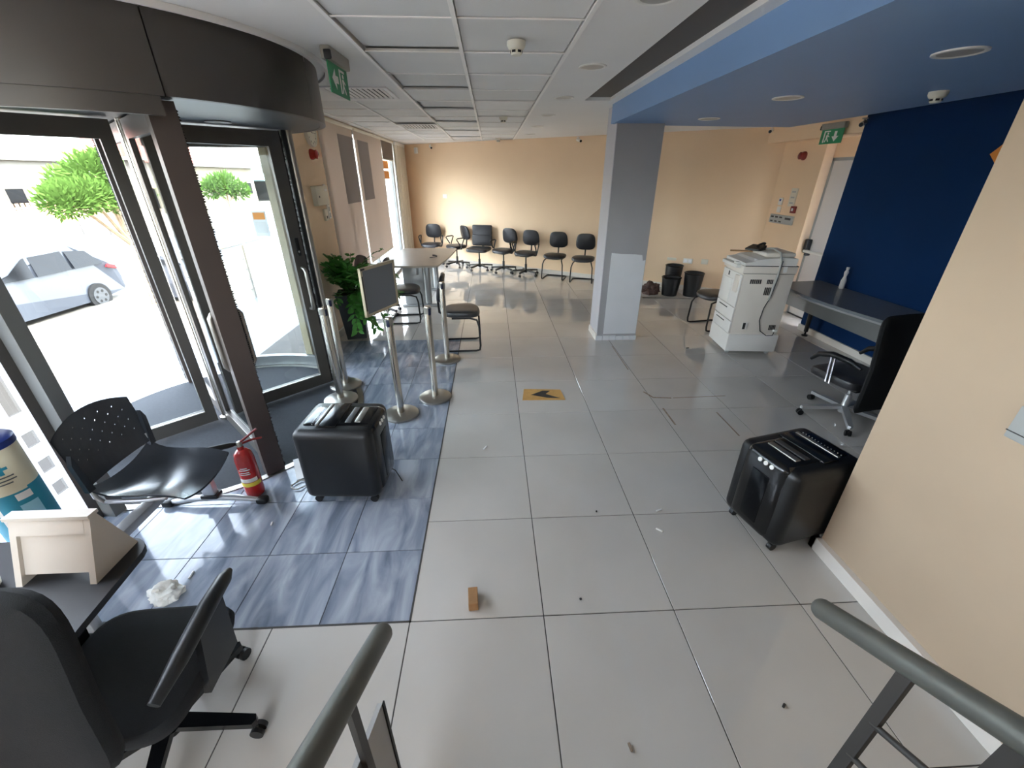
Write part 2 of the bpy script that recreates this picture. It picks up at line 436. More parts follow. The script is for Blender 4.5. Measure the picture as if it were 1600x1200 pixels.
# column
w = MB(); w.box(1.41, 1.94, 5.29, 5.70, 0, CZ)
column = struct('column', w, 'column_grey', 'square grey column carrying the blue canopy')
lf = MB(); lf.box(1.402, 1.41, 5.286, 5.70, 0.0, CZ); lf.build('lit_side', 'column_lit', column)  # paler tone puts daylight from the left into this side's colour
pt = MB(); pt.prism([(1.49, 0.085), (1.935, 0.085), (1.935, 1.06), (1.90, 1.05), (1.885, 1.12), (1.80, 1.13), (1.62, 1.135), (1.495, 1.15)], 0, 0.004, Matrix(((1, 0, 0, 0), (0, 0, -1, 5.29), (0, 1, 0, 0), (0, 0, 0, 1))))
pt.build('paint_patch', 'column_patch', column)
sk = MB(); sk.box(1.385, 1.402, 5.27, 5.70, 0, 0.085); struct('baseboard_column', sk, 'skirting', 'white skirting on the side of the grey column')
sk = MB()
for i in range(6):
    h = 0.055+0.02*rnd.random(); sk.box(1.39+i*0.093, 1.39+(i+1)*0.093-0.006, 5.265+0.01*rnd.random(), 5.29, 0, h)
struct('trim_2', sk, 'column_patch', 'broken plaster strip at the foot of the column')

# ------------------------------------------------------------------ ceiling
cl = MB(); cl.box(-2.95, 5.2, -3.2, 13.2, CZ+0.0, CZ+0.25)
GX = [-1.40, -0.78, -0.155, 0.50]
GP = 0.645
rows = [2.05+GP*k for k in range(0, 13)]
ceil = None
# slabs of plain plaster leave the panel field and the dark slot open
cm = MB()
cm.box(-2.95, -0.80, -3.2, 5.30, CZ, CZ+0.05)
cm.box(-2.95, -2.04, 5.30, 13.2, CZ, CZ+0.05)
cm.box(-2.04, 0.52, 10.45, 13.2, CZ, CZ+0.05)
cm.box(0.52, 1.00, -3.2, 13.2, CZ, CZ+0.05)
cm.box(1.00, 1.27, 5.14, 13.2, CZ, CZ+0.05)
cm.box(1.27, 5.2, -3.2, 13.2, CZ, CZ+0.05)
cm.box(-0.80, 0.52, -3.2, -1.1, CZ, CZ+0.05)
cm.box(-2.95, 5.2, -3.2, 13.2, CZ+0.12, CZ+0.30)
ceil = struct('ceiling', cm, 'ceiling_white', 'white suspended ceiling with square lay-in panels')
MB().box(1.0, 1.27, -3.2, 5.14, CZ+0.03, CZ+0.05).build('slot_panel', 'slot_dark', ceil)
pan = MB().rbox((0, 0, 0.006), (0.618, GP-0.016, 0.012), 0.002, 1)
pan0 = None
def panel(x, y, dz=0.0, tilt=(0, 0), sx=1.0):
    global pan0
    if pan0 is None: pan0 = pan.build('ceiling_panel', 'ceiling_panel', ceil); o = pan0
    else: o = pan0.copy(); COL.objects.link(o); o.parent = ceil
    o.location = (x, y, CZ+0.004+dz); o.rotation_euler = (R(tilt[0]), R(tilt[1]), 0); o.scale = (sx, 1, 1)
for j in range(-5, 13):
    y = 2.05+GP*(j+0.5)
    for ci in (2, 1):
        x = (GX[ci]+GX[ci+1])/2; dz = 0.008; tl = (0, 0)
        if ci == 1:
            dz = {1: 0.018, 3: 0.035, 5: 0.035, 7: 0.03, 9: 0.02, 11: 0.02}.get(j, 0.006)
            tl = {1: (1.0, 0), 3: (-2.0, 0), 5: (-1.5, 0), 7: (-1.2, 0)}.get(j, (0, 0))
        else: dz = {0: 0.004, 4: 0.01, 6: 0.012}.get(j, 0.006)
        panel(x, y, dz, tl, 1.04 if ci == 2 else 1.0)
    if y > 5.3:
        if not (7.2 < y < 8.1): panel((GX[0]+GX[1])/2, y, 0.005)
        panel(-1.72, y, 0.005)
gr = MB()
for x in (-0.79, -0.165, 0.51):
    gr.box(x-0.012, x+0.012, -1.1, 10.45, CZ-0.004, CZ+0.004)
gr.build('grid_runner', 'ceiling_grid', ceil)
for x in (-1.41, -2.035): MB().box(x-0.010, x+0.010, 5.3, 10.45, CZ-0.004, CZ+0.004).build('grid_runner', 'ceiling_grid', ceil)
for j in range(-4, 14):
    y = 2.05+GP*j; MB().box(-0.79 if y < 5.3 else -2.04, 0.51, y-0.007, y+0.007, CZ+0.001, CZ+0.006).build('grid_bar', 'ceiling_grid', ceil)

# blue canopy under the ceiling
cp = MB(); cp.prism([(1.36, -3.0), (1.36, 5.38), (2.05, 5.50), (3.56, 5.60), (3.60, 4.6), (3.60, 1.0), (3.60, -3.0)], 2.525, CZ)
canopy = cp.build('ceiling_canopy', 'soffit_blue'); tag(canopy, 'pale blue dropped ceiling canopy with round downlights', kind='structure')

# exterior upper building and roof so that light only comes through openings
ub = MB(); ub.box(-2.5, 5.2, -3.2, 13.2, CZ+0.30, 4.6)
struct('upper_storey', ub, 'render_cream', 'upper storey of the building above the hall')

# ------------------------------------------------------------------ white exit door in the right wall
dm = MB(); dm.rbox((4.885, 5.98, 1.10), (0.04, 0.92, 2.20), 0.004, 1)
door = struct('door_1', dm, 'white_door', 'plain white exit door with a push bar beside the blue wall')
fr = MB(); fr.box(4.86, 4.92, 6.42, 6.47, 0, 2.24); fr.box(4.86, 4.92, 5.5, 6.47, 2.20, 2.24); fr.build('door_frame', 'grey_plastic', door)
pb = MB(); pb.tube([(4.80, 6.40, 0.98), (4.80, 5.55, 0.98)], 0.022, 10); pb.build('push_bar', 'white_plastic', door)
lk = MB(); lk.rbox((4.83, 6.40, 1.05), (0.08, 0.07, 0.20), 0.015); lk.rbox((4.83, 6.36, 0.94), (0.07, 0.05, 0.05), 0.01); lk.build('door_lock', 'black_plastic', door)
MB().box(4.84, 4.865, 5.55, 6.42, 0.0, 0.012).build('door_sill', 'black_plastic', door)

# ------------------------------------------------------------------ street-side window with blinds
wg = MB(); fx = -2.20
for y in (6.20, 6.95, 8.40, 10.58): wg.box(fx-0.03, fx+0.03, y-0.03, y+0.03, 0, 2.66)
wg.box(fx-0.03, fx+0.03, 6.17, 10.62, 0, 0.06); wg.box(fx-0.03, fx+0.03, 6.17, 10.62, 2.60, 2.66)
win = struct('window_1', wg, 'frame_grey', 'tall street window behind the roller blinds')
for a, b in ((6.23, 6.92), (6.98, 8.37), (8.43, 10.55)):
    MB().box(fx-0.005, fx+0.005, a, b, 0.06, 2.60).build('pane', 'glass', win)
def blind(y0, y1, z0, label, m='blind_cloth', x=-2.13, rect=None, z1=2.70):
    t = thing('roller_blind', label, 'blind', (x, (y0+y1)/2, z0), 0, 'roller blinds on the street window')
    h = (y1-y0)/2
    b = MB(); b.box(-0.004, 0.004, -h, h, 0.02, z1-z0-0.03); b.build('cloth', m, t)
    MB().tube([(0, -h, 0.015), (0, h, 0.015)], 0.013, 8).build('bottom_bar', 'cream_plastic', t)
    MB().tube([(0, -h, z1-z0-0.03), (0, h, z1-z0-0.03)], 0.028, 10).build('roller_tube', 'cream_plastic', t)
    if rect:
        MB().box(0.005, 0.008, rect[0]-(y0+y1)/2, rect[1]-(y0+y1)/2, rect[2]-z0, rect[3]-z0).build('grey_panel', 'blind_panel', t)
    return t
blind(6.12, 7.57, 0.62, 'beige roller blind nearest the plant with a grey rectangle', rect=(6.84, 7.565, 1.635, 2.54))
blind(7.66, 9.46, 0.62, 'beige roller blind over the middle window with a grey rectangle', rect=(7.80, 8.45, 1.64, 2.53))
blind(9.50, 10.50, 2.30, 'short brown roller blind drawn up above the far window', 'blind_brown')
# vertical strip curtain in the far corner
for k, (a, b) in enumerate(((2.15, 2.30), (1.96, 2.11))):
    tag(MB().box(fx+0.008, fx+0.011, 9.50, 10.20, a, b).build('orange_poster', 'orange_sign'), ('upper' if k == 0 else 'lower')+' orange sign stuck on the far window under the brown blind', 'sign', 'orange signs on the far window')
ct = thing('vertical_blind', 'narrow cream strip curtain hanging in the far left corner', 'curtain', (-2.09, 11.15, 0.05))
for k in range(7):
    b = MB(RZ(18 if k % 2 else -12)); b.box(-0.006, 0.006, -0.075, 0.075, 0, 2.58); b.build('strip', 'curtain', ct, (0, -0.45+k*0.15, 0))
MB().box(-0.02, 0.02, -0.55, 0.55, 2.58, 2.64).build('rail', 'white_plastic', ct)
wf = MB(); wf.box(-2.16, -2.12, 10.58, 10.63, 0, 2.66); struct('trim_3', wf, 'white_plastic', 'white upright frame at the far window edge')

# front window with white film, jamb beside the door
FW = -2.58
fwm = MB()
for y in (0.35, 0.38): fwm.box(FW-0.03, FW+0.03, y-0.03, y+0.03, 0, CZ)
fwm.box(FW-0.03, FW+0.03, 0.35, 2.10, 0, 0.05); fwm.box(FW-0.03, FW+0.03, 0.35, 2.10, 2.62, CZ)
win2 = struct('window_2', fwm, 'frame_bronze', 'front shop window beside the revolving door')
struct('wall_front_added', MB().box(FW-0.06, FW+0.06, -3.0, 0.33, 0, CZ), 'cream_wall', 'unseen cream wall added beside the staircase to hold back daylight')  # unseen wall, added to cut daylight on the near floor
for a, b in ((0.38, 2.10),):
    MB().box(FW-0.004, FW+0.004, a, b, 0.05, 2.62).build('pane', 'glass', win2)
# film with a column of square holes, cut round them
film = thing('window_film', 'white frosted film with a column of square cut-outs on the front window', 'window film', (FW+0.012, 1.2, 0.06))
fm = MB(); y0, y1 = 2.0-1.2, 2.07-1.2
fm.box(0, 0.002, 0.40-1.2, y0, 0, 1.55); fm.box(0, 0.002, y1, 2.10-1.2, 0, 1.55)
hz = [(0.33, 0.41), (0.49, 0.57), (0.66, 0.745), (0.86, 1.16), (1.25, 1.33), (1.41, 1.49)]
zz = 0.06
for a, b in hz: fm.box(0, 0.002, y0, y1, zz-0.06, a-0.06); zz = b
fm.box(0, 0.002, y0, y1, zz-0.06, 1.55)
fm.build('film_sheet', 'film', film)

# ------------------------------------------------------------------ revolving door
rd = thing('revolving_door', 'large dark bronze revolving door with four glazed wings and curved canopy', 'revolving door', (DC[0], DC[1], 0))
for k in range(8):
    a0 = -180+45*k
    f = MB(); pr = [(DR, 2.35), (DR+0.012, 2.352), (DR+0.012, CZ), (DR-0.03, CZ), (DR-0.03, 2.35), (DR, 2.35)]
    f.lathe(pr, 12, (0, 0, 0), None, a0+0.12, a0+45-0.12); f.build('fascia_panel', 'drum_bronze', rd)
MB().lathe([(0.06, 2.352), (DR-0.03, 2.352), (DR-0.03, 2.40), (0.06, 2.40), (0.06, 2.352)], 64).build('canopy_ceiling', 'canopy_metal', rd)
dl = MB(); dl.lathe([(0.0, 2.353), (0.075, 2.353), (0.085, 2.345), (0.06, 2.345), (0.055, 2.351)], 24, (0.55, 0.15, 0)); dl.build('downlight', 'lamp_white', rd)
MB().lathe([(DR+0.02, CZ-0.001), (DR+0.085, CZ-0.001), (DR+0.085, CZ-0.03), (DR+0.07, CZ-0.03), (DR+0.07, CZ-0.012), (DR+0.02, CZ-0.012)], 64).build('ceiling_ring', 'ceiling_white', rd)
hd = MB(); hd.lathe([(DR-0.03, 2.27), (DR+0.006, 2.27), (DR+0.006, 2.352), (DR-0.03, 2.352), (DR-0.03, 2.27)], 24, (0, 0, 0), None, -100, -46); hd.build('header', 'drum_bronze', rd)
MB().lathe([(0.0, 0.008), (0.055, 0.008), (0.055, 0.03), (0.036, 0.04), (0.036, 2.35), (0, 2.35)], 20).build('centre_post', 'steel', rd)
def wing(ang, handle=0, lock=False, x1=1.12, post=False):
    x0 = 0.075; zt = 2.34
    f = MB(); th = 0.022
    f.box(x0, x0+0.075, -th, th, 0.02, zt); f.box(x1-0.10, x1, -th, th, 0.02, zt)
    f.box(x0+0.075, x1-0.10, -th, th, zt-0.115, zt); f.box(x0+0.075, x1-0.10, -th, th, 0.02, 0.135)
    wg_ = f.build('door_wing', 'frame_bronze', rd, (0, 0, 0), (0, 0, R(ang)))
    MB().box(x0+0.075, x1-0.10, -0.005, 0.005, 0.135, zt-0.115).build('pane', 'door_glass', wg_)
    b = MB(); N = 200; o = []
    b.box(x1, x1+0.012, -0.012, 0.012, 0.02, zt)
    for i in range(N):
        z = 0.03+(zt-0.05)*i/N; dx = 0.006+0.014*rnd.random()
        b.prism([(x1+0.01, z), (x1+0.01+dx, z+0.006), (x1+0.01, z+0.016)], -0.009, 0.009, RX(90))
    b.build('brush_seal', 'brush', wg_)
    if post:
        q = MB(); q.box(x1-0.03, x1+0.05, -0.075, 0.05, 0.012, 2.345); q.build('edge_post', 'post_brown', wg_)
        q = MB()
        for i in range(170):
            z = 0.03+2.28*i/170; dx = 0.004+0.012*rnd.random(); q.add([(x1+0.05, 0.05, z), (x1+0.045, 0.05+dx, z+0.006), (x1+0.05, 0.05, z+0.014), (x1+0.02, 0.05, z+0.007)], [(0, 1, 2), (0, 3, 1), (3, 2, 1)])
        q.build('edge_brush', 'brush', wg_)
    g = MB(); g.box(x0+0.075, x1-0.10, -th-0.004, -th, 0.13, 0.138); g.box(x0+0.075, x1-0.10, th, th+0.004, 0.13, 0.138)
    g.build('glazing_bead', 'steel_dull', wg_)
    for sgn in ((1, -1) if handle == 2 else ((handle,) if handle else ())):
        hx = x1-0.05; h = MB()
        pts = [(hx, sgn*th, 0.84), (hx, sgn*(th+0.05), 0.845), (hx, sgn*(th+0.065), 0.87)] + [(hx, sgn*(th+0.065), 0.87+0.33*i/4) for i in range(1, 5)] + [(hx, sgn*(th+0.05), 1.225), (hx, sgn*th, 1.23)]
        h.tube(pts, 0.016, 10); h.build('handle', 'steel_dull', wg_)
    if lock:
        l = MB(); l.rbox((x1-0.05, -th-0.006, 1.42), (0.035, 0.016, 0.16), 0.005); l.build('lock', 'black_plastic', wg_)
        l = MB(); l.tube([(x1-0.05, -th, 1.38), (x1-0.05, -th-0.02, 1.38)], 0.01, 10); l.build('lock_cylinder', 'steel', wg_)
    return wg_
wing(-45, 2, False, 1.13, True); wing(45, -1, True, 1.0); wing(135, 0, False, 1.12, True); wing(-135, 0)
# stickers on the wing facing the plant
def side_glass(a0, a1):
    MB().lathe([(DR-0.035, 0.12), (DR-0.025, 0.12), (DR-0.025, 2.30), (DR-0.035, 2.30), (DR-0.035, 0.12)], 20, (0, 0, 0), None, a0, a1).build('curved_pane', 'door_glass', rd)
    MB().lathe([(DR-0.06, 0.008), (DR, 0.008), (DR, 0.12), (DR-0.06, 0.12), (DR-0.06, 0.008)], 20, (0, 0, 0), None, a0, a1).build('curved_base', 'frame_grey', rd)
    MB().lathe([(DR-0.05, 2.25), (DR-0.01, 2.25), (DR-0.01, 2.352), (DR-0.05, 2.352), (DR-0.05, 2.25)], 20, (0, 0, 0), None, a0, a1).build('curved_head', 'frame_bronze', rd)
    for a in (a0, a1):
        p = MB(RZ(a)); p.box(DR-0.08, DR+0.01, -0.04, 0.04, 0.008, 2.352); p.build('jamb_post', 'frame_grey', rd)
side_glass(64, 128); side_glass(-158, -104)
jb = MB(RZ(45)); jb.box(1.025, 1.055, -0.03, 0.05, 0.012, 2.35); jb.build('rubber_seal', 'black_strip', rd)
jb = MB(RZ(45)); jb.tube([(1.085, 0.0, 0.012), (1.085, 0.0, 2.352)], 0.032, 14); jb.build('drum_jamb', 'steel_dull', rd)
jp = MB(RZ(-97)); jp.box(DR-0.10, DR+0.05, -0.15, 0.05, 0.0, 2.36); jp.build('entrance_post', 'drum_bronze', rd)
jp = MB(RZ(-97)); jp.box(DR-0.10, DR-0.02, 0.05, 0.13, 0.0, 2.36); jp.build('entrance_post_lit_side', 'frame_grey', rd)  # paler grey stands in for outside daylight on this side of the post
# small notice stuck on the curved glass
nt_ = thing('notice', 'small paper notice with an orange header on the curved door glass', 'notice', (DC[0]+1.222*math.cos(R(84)), DC[1]+1.222*math.sin(R(84)), 1.45), -6)
MB().box(-0.075, 0.075, -0.001, 0.001, 0, 0.24).build('sheet', 'paper', nt_)
MB().box(-0.06, 0.06, -0.003, -0.0012, 0.16, 0.225).build('header_print', 'orange_sign', nt_)
MB().box(-0.06, 0.06, -0.003, -0.0012, 0.03, 0.14).build('picture_print', 'grille_white', nt_)

# ------------------------------------------------------------------ stair rails in the foreground
rdv = Vector((0.0329, 0.8628, -0.5045))
def stair_rail(name, end, label, posts, rods, stringer=False):
    e = Vector(end); t = thing(name, label, 'handrail', (0, 0, 0))
    m = MB(); r = 0.025
    pts = [e+rdv*0.023, e+rdv*0.018, e+rdv*0.008, e] + [e-rdv*s for s in (0.2, 0.6, 1.2, 2.2)]
    m.tube(pts, [0.004, 0.014, 0.022, r, r, r, r, r], 20); m.build('rail', 'rail_grey', t)
    for s in posts:
        p = e-rdv*s; b = MB(); zb = max(0.0, 0.02+0.62*max(0, 0.30-p.y)) if p.y < 0.30 else 0.0
        b.box(p.x-0.006, p.x+0.006, p.y-0.013, p.y+0.013, zb, p.z-0.02); b.build('post', 'rail_post', t)
    for dz in rods:
        b = MB(); q = e-rdv*posts[0]; q = Vector((q.x, q.y, q.z-dz)); b.tube([q, q-rdv*1.9], 0.007, 10); b.build('rod', 'rail_post', t)
    return t
stair_rail('stair_handrail', (0.779, 0.615, 1.066), 'dark grey tubular handrail on flat posts in the right foreground', (0.225, 0.40, 1.3), (0.20, 0.33))
lr = stair_rail('stair_handrail', (-0.284, 0.639, 1.014), 'dark grey tubular handrail rising at the bottom centre left', (0.22, 1.2), ())
sp = MB(); ym = Matrix(((0, 0, 1, 0), (1, 0, 0, 0), (0, 1, 0, 0), (0, 0, 0, 1)))   # poly (y,z) extruded in x
sp.prism([(0.60, 0.02), (0.595, 0.80), (-2.0, 2.32), (-2.0, 0.02)], -0.315, -0.303, ym); sp.build('side_panel', 'stringer_grey', lr)
ep = MB(); ep.box(-0.303, -0.299, 0.590, 0.601, 0.02, 0.80); ep.build('panel_edge', 'black_strip', lr)
stm = MB()
for k in range(8): stm.box(-0.26, 0.74, -0.30*k-3.2+2.9, 0.30-0.30*k, 0.17*k, 0.17*(k+1))
struct('stairs', stm, 'tile_white', 'staircase under the camera')

# ------------------------------------------------------------------ chairs
def star_base(t, r, m_leg, m_cast, hz=0.09, off=18):
    for k in range(5):
        a = off+72*k; l = MB(RZ(a))
        l.prism([(0.02, -0.028), (r-0.01, -0.019), (r, 0.0), (r-0.01, 0.019), (0.02, 0.028)], 0.0, 0.03, T(0, 0, 0.075) @ Matrix(((1, 0, 0, 0), (0, 1, 0, 0), (-0.09, 0, 1, 0.025), (0, 0, 0, 1))))
        lo = l.build('base_leg', m_leg, t)
        c = MB(RZ(a) @ T(r-0.015, 0, 0)); c.tube([(0, 0, 0.045), (0, 0, 0.085)], 0.008, 8)
        for s in (-1, 1): c.tube([(0.006, s*0.006, 0.027), (0.006, s*0.022, 0.027)], 0.026, 14)
        c.build('caster', m_cast, lo)
    h = MB(); h.lathe([(0, 0.06), (0.035, 0.06), (0.04, 0.10), (0.028, 0.125), (0.026, 0.24), (0.016, 0.245), (0.016, 0.42), (0, 0.42)], 16); h.build('gas_column', m_leg, t)
def seat_bend(x, y): return -0.9*max(0, y-0.10)**2 + 0.12*x*x
def task_back(t, m, zc=0.78, w=0.40, h=0.34, tilt=10, y=-0.235):
    b = MB(); b.cushion(w, h, 0.055, 3.4, 28, lambda x, yy: 0.55*x*x, T(0, y, zc) @ RX(90-tilt) @ T(0, 0, -0.03), taper=0.16)
    return b.build('backrest', m, t)
def loop_arm(s):
    m = MB(); x = s*0.255
    m.tube([(x, 0.02, 0.44), (x+s*0.02, 0.0, 0.52), (x+s*0.025, -0.05, 0.64), (x+s*0.02, -0.07, 0.68), (x+s*0.02, -0.04, 0.695), (x+s*0.02, 0.10, 0.69), (x+s*0.02, 0.135, 0.67), (x+s*0.02, 0.09, 0.60), (x+s*0.015, 0.04, 0.52)], 0.014, 8)
    m.tube([(x, 0.02, 0.44), (s*0.1, 0.0, 0.435)], 0.012, 6)
    return m
def make_task(label, arms=True):
    t = thing('task_chair', label, 'chair', group='black task chairs by the back wall')
    b = MB(); b.cushion(0.47, 0.45, 0.075, 3.2, 32, seat_bend, T(0, 0, 0.435), taper=-0.1); b.build('seat', 'black_leather', t)
    task_back(t, 'black_leather')
    m = MB(); m.tube([(0, -0.05, 0.42), (0, -0.20, 0.42), (0, -0.275, 0.46), (0, -0.29, 0.60), (0, -0.27, 0.78)], [0.016]*5, 8); m.build('back_bar', 'black_metal', t)
    m = MB(); m.rbox((0, 0, 0.42), (0.2, 0.22, 0.03), 0.008); m.build('seat_plate', 'black_plastic', t)
    m = MB(); m.tube([(0.08, 0.03, 0.41), (0.24, 0.05, 0.405)], 0.006, 6); m.build('lever', 'black_plastic', t)
    if arms:
        for s in (-1, 1): loop_arm(s).build('armrest', 'black_plastic', t)
    star_base(t, 0.31, 'black_plastic', 'black_plastic'); return t
def make_cantilever(label):
    t = thing('cantilever_chair', label, 'chair', group='black cantilever visitor chairs')
    b = MB(); b.cushion(0.47, 0.46, 0.075, 3.0, 32, seat_bend, T(0, 0, 0.435), taper=-0.1); b.build('seat', 'black_leather', t)
    task_back(t, 'black_leather')
    m = MB(); m.tube([(0, -0.10, 0.425), (0, -0.22, 0.425), (0, -0.28, 0.46), (0, -0.29, 0.60), (0, -0.27, 0.76)], 0.015, 8); m.build('back_bar', 'black_metal', t)
    f = MB(); half = []
    for s in (1, -1):
        h = [(s*0.17, -0.12, 0.425), (s*0.17, 0.10, 0.425), (s*0.19, 0.19, 0.405), (s*0.215, 0.215, 0.33), (s*0.225, 0.225, 0.08), (s*0.225, 0.215, 0.025), (s*0.225, 0.17, 0.013), (s*0.225, -0.19, 0.013), (s*0.21, -0.225, 0.013), (s*0.17, -0.235, 0.013)]
        half.append(h)
    f.tube(half[0]+half[1][::-1], 0.0125, 8); f.build('frame', 'black_metal', t)
    return t
def make_exec(label):
    t = thing('office_chair', label, 'chair')
    b = MB(); b.cushion(0.52, 0.50, 0.09, 6, 32, None, T(0, 0.02, 0.42)); b.build('seat', 'black_leather', t)
    b = MB(); b.rbox((0, -0.25, 0.64), (0.50, 0.07, 0.26), 0.03, 3, None); b.build('lower_back_cushion', 'black_leather', t)
    b = MB(); b.rbox((0, -0.265, 0.86), (0.49, 0.07, 0.24), 0.03, 3); b.build('upper_back_cushion', 'black_leather', t)
    m = MB(); m.rbox((0, -0.30, 0.66), (0.06, 0.02, 0.5), 0.008); m.rbox((0, -0.15, 0.405), (0.06, 0.32, 0.02), 0.008); m.build('back_bar', 'black_plastic', t)
    star_base(t, 0.33, 'black_plastic', 'black_plastic', off=0); return t
GT = 'black task chairs by the back wall'
c1 = make_task('black armchair on casters behind the beige table, leftmost by the back wall'); c1.location = (-1.50, 10.95, 0); c1.rotation_euler.z = R(172)
c2 = dup(c1, (-0.86, 10.62, 0), 122, 'black task chair turned sideways, second from the left by the back wall', GT)
ex = make_exec('square backed black leather swivel chair in the row by the back wall'); ex.location = (-0.30, 10.22, 0); ex.rotation_euler.z = R(162)
c4 = dup(c1, (0.27, 9.91, 0), 142, 'black task chair just right of the square backed chair', GT)
c5 = dup(c1, (0.76, 9.53, 0), 150, 'black task chair next to the cantilever chairs, nearest swivel chair of the row', GT)
GCa = 'black cantilever visitor chairs'
v1 = make_cantilever('black cantilever chair against the back wall, left one of the pair'); v1.location = (1.36, 9.16, 0); v1.rotation_euler.z = R(158)
dup(v1, (1.90, 8.80, 0), 162, 'black cantilever chair against the back wall, right one of the pair', GCa)
dup(v1, (2.47, 8.40, 0), 158, 'black cantilever chair mostly hidden behind the grey column', GCa)
dup(v1, (-0.40, 5.16, 0), -88, 'black cantilever chair beside the rope barrier posts on the white tiles', GCa)
dup(v1, (-1.33, 6.32, 0), -88, 'black cantilever chair at the near end of the beige table', GCa)
dup(v1, (3.22, 5.78, 0), 100, 'black cantilever chair half hidden behind the photocopier', GCa)
dup(c1, (-1.79, 6.66, 0), -50, 'black task chair with looped armrests between the plant and the beige table', GT)

# foreground left swivel chair (seen from behind) and the chrome based one at the right desk
def big_chair(name, label, loc, rz, style):
    t = thing(name, label, 'chair', loc, rz)
    if style == 'left':
        b = MB(); b.cushion(0.50, 0.48, 0.10, 5, 36, seat_bend, T(0, 0.02, 0.37)); b.build('seat', 'black_fabric', t)
        bend = lambda x, y: 0.35*x*x - 0.25*y*y
        b = MB(); b.cushion(0.47, 0.66, 0.075, 4.2, 36, bend, T(0, -0.245, 0.79) @ RX(82) @ T(0, 0, -0.02)); bk = b.build('backrest', 'black_fabric', t)
        b = MB(); b.cushion(0.42, 0.60, 0.02, 4.2, 36, bend, T(0, -0.275, 0.79) @ RX(82) @ T(0, 0, -0.022)); b.build('back_shell', 'grey_fabric', bk)
        m = MB(); m.rbox((0, -0.17, 0.37), (0.08, 0.30, 0.03), 0.01); m.rbox((0, -0.30, 0.52), (0.08, 0.03, 0.34), 0.01); m.build('back_bar', 'black_plastic', t)
        for s in (-1, 1):
            a = MB(); a.tube([(s*0.255, -0.20, 0.60), (s*0.265, -0.08, 0.625), (s*0.265, 0.08, 0.645), (s*0.262, 0.20, 0.645), (s*0.255, 0.245, 0.635)], [0.018, 0.028, 0.03, 0.026, 0.012], 12)
            ar = a.build('armrest', 'black_plastic', t)
            b = MB(); b.prism([(-0.05, 0.37), (0.13, 0.37), (0.16, 0.63), (0.02, 0.63)], s*0.255-0.012, s*0.255+0.012, Matrix(((0, 0, 1, 0), (1, 0, 0, 0), (0, 1, 0, 0), (0, 0, 0, 1)))); b.build('arm_support', 'black_plastic', ar)
        m = MB(); m.rbox((0, 0, 0.355), (0.26, 0.3, 0.04), 0.01); m.build('seat_plate', 'black_plastic', t)
        star_base(t, 0.33, 'black_gloss', 'black_plastic', off=-2)
    else:
        b = MB(); b.cushion(0.50, 0.48, 0.09, 5, 36, seat_bend, T(0, 0.05, 0.36)); b.build('seat', 'black_leather', t)
        b = MB(); b.cushion(0.54, 0.82, 0.05, 9, 40, lambda x, y: 0.30*x*x - 0.30*y*y*(1 if y < 0 else 0.4), T(-0.06, -0.26, 0.65) @ RX(84)); b.build('backrest', 'black_fabric', t)
        for s in (-1, 1):
            a = MB(); a.tube([(s*0.27, -0.20, 0.60), (s*0.275, -0.10, 0.63), (s*0.275, 0.06, 0.63), (s*0.275, 0.18, 0.59), (s*0.275, 0.24, 0.52)], [0.012, 0.024, 0.026, 0.022, 0.014], 10); ar = a.build('armrest', 'black_plastic', t)
            for dy in (0.03, 0.065):
                c = MB(); c.tube([(s*0.275, dy, 0.61), (s*0.27, dy-0.02, 0.38)], 0.009, 8); c.build('arm_post', 'chrome', ar)
        m = MB(); m.rbox((0, 0.0, 0.345), (0.24, 0.26, 0.04), 0.01); m.rbox((0, -0.2, 0.36), (0.10, 0.16, 0.04), 0.01); m.build('seat_plate', 'black_plastic', t)
        star_base(t, 0.36, 'silver_paint', 'black_plastic', off=14)
    return t
big_chair('office_chair', 'large black swivel chair seen from behind at the dark desk in the left foreground', (-1.29, 0.91, 0), 2, 'left')
big_chair('office_chair', 'black high backed swivel chair with chrome base at the grey desk', (3.20, 3.16, 0), 10, 'right')

# perforated beam seat by the door
bs = thing('beam_seat', 'dark plastic beam seat with perforated back beside the revolving door', 'seat', (-1.92, 2.02, 0), -90)
# local: faces +Y (world +X); local x -> world -Y ... leg end is at local -x
b = MB(); W_, D_ = 0.45, 0.46; nx, ny = 10, 10; g = []; vs = []; fs = []
def seatz(u, v): return 0.445 + 0.05*(abs(u)**2.2) + (-0.05*((v-0.6)/0.4)**2 if v > 0.6 else 0.05*((0.25-v)/0.25)**2 if v < 0.25 else 0) - 0.015*math.sin(v*math.pi)
for sidez in (0, -0.012):
    for j in range(ny+1):
        for i in range(nx+1):
            u = -1+2*i/nx; v = j/ny; vs.append((u*W_/2*(1-0.06*v), -D_/2+D_*v, seatz(u, v)+sidez))
st = (nx+1)
for k in range(2):
    o = k*st*(ny+1)
    for j in range(ny):
        for i in range(nx): fs.append((o+j*st+i, o+j*st+i+1, o+(j+1)*st+i+1, o+(j+1)*st+i))
o2 = st*(ny+1); rim = [i for i in range(st)] + [j*st+nx for j in range(1, ny+1)] + [ny*st+i for i in range(nx-1, -1, -1)] + [j*st for j in range(ny-1, 0, -1)]
for a, c in zip(rim, rim[1:]+rim[:1]): fs.append((a, c, c+o2, a+o2))
b.add(vs, fs, True); b.build('seat', 'seat_plastic', bs)
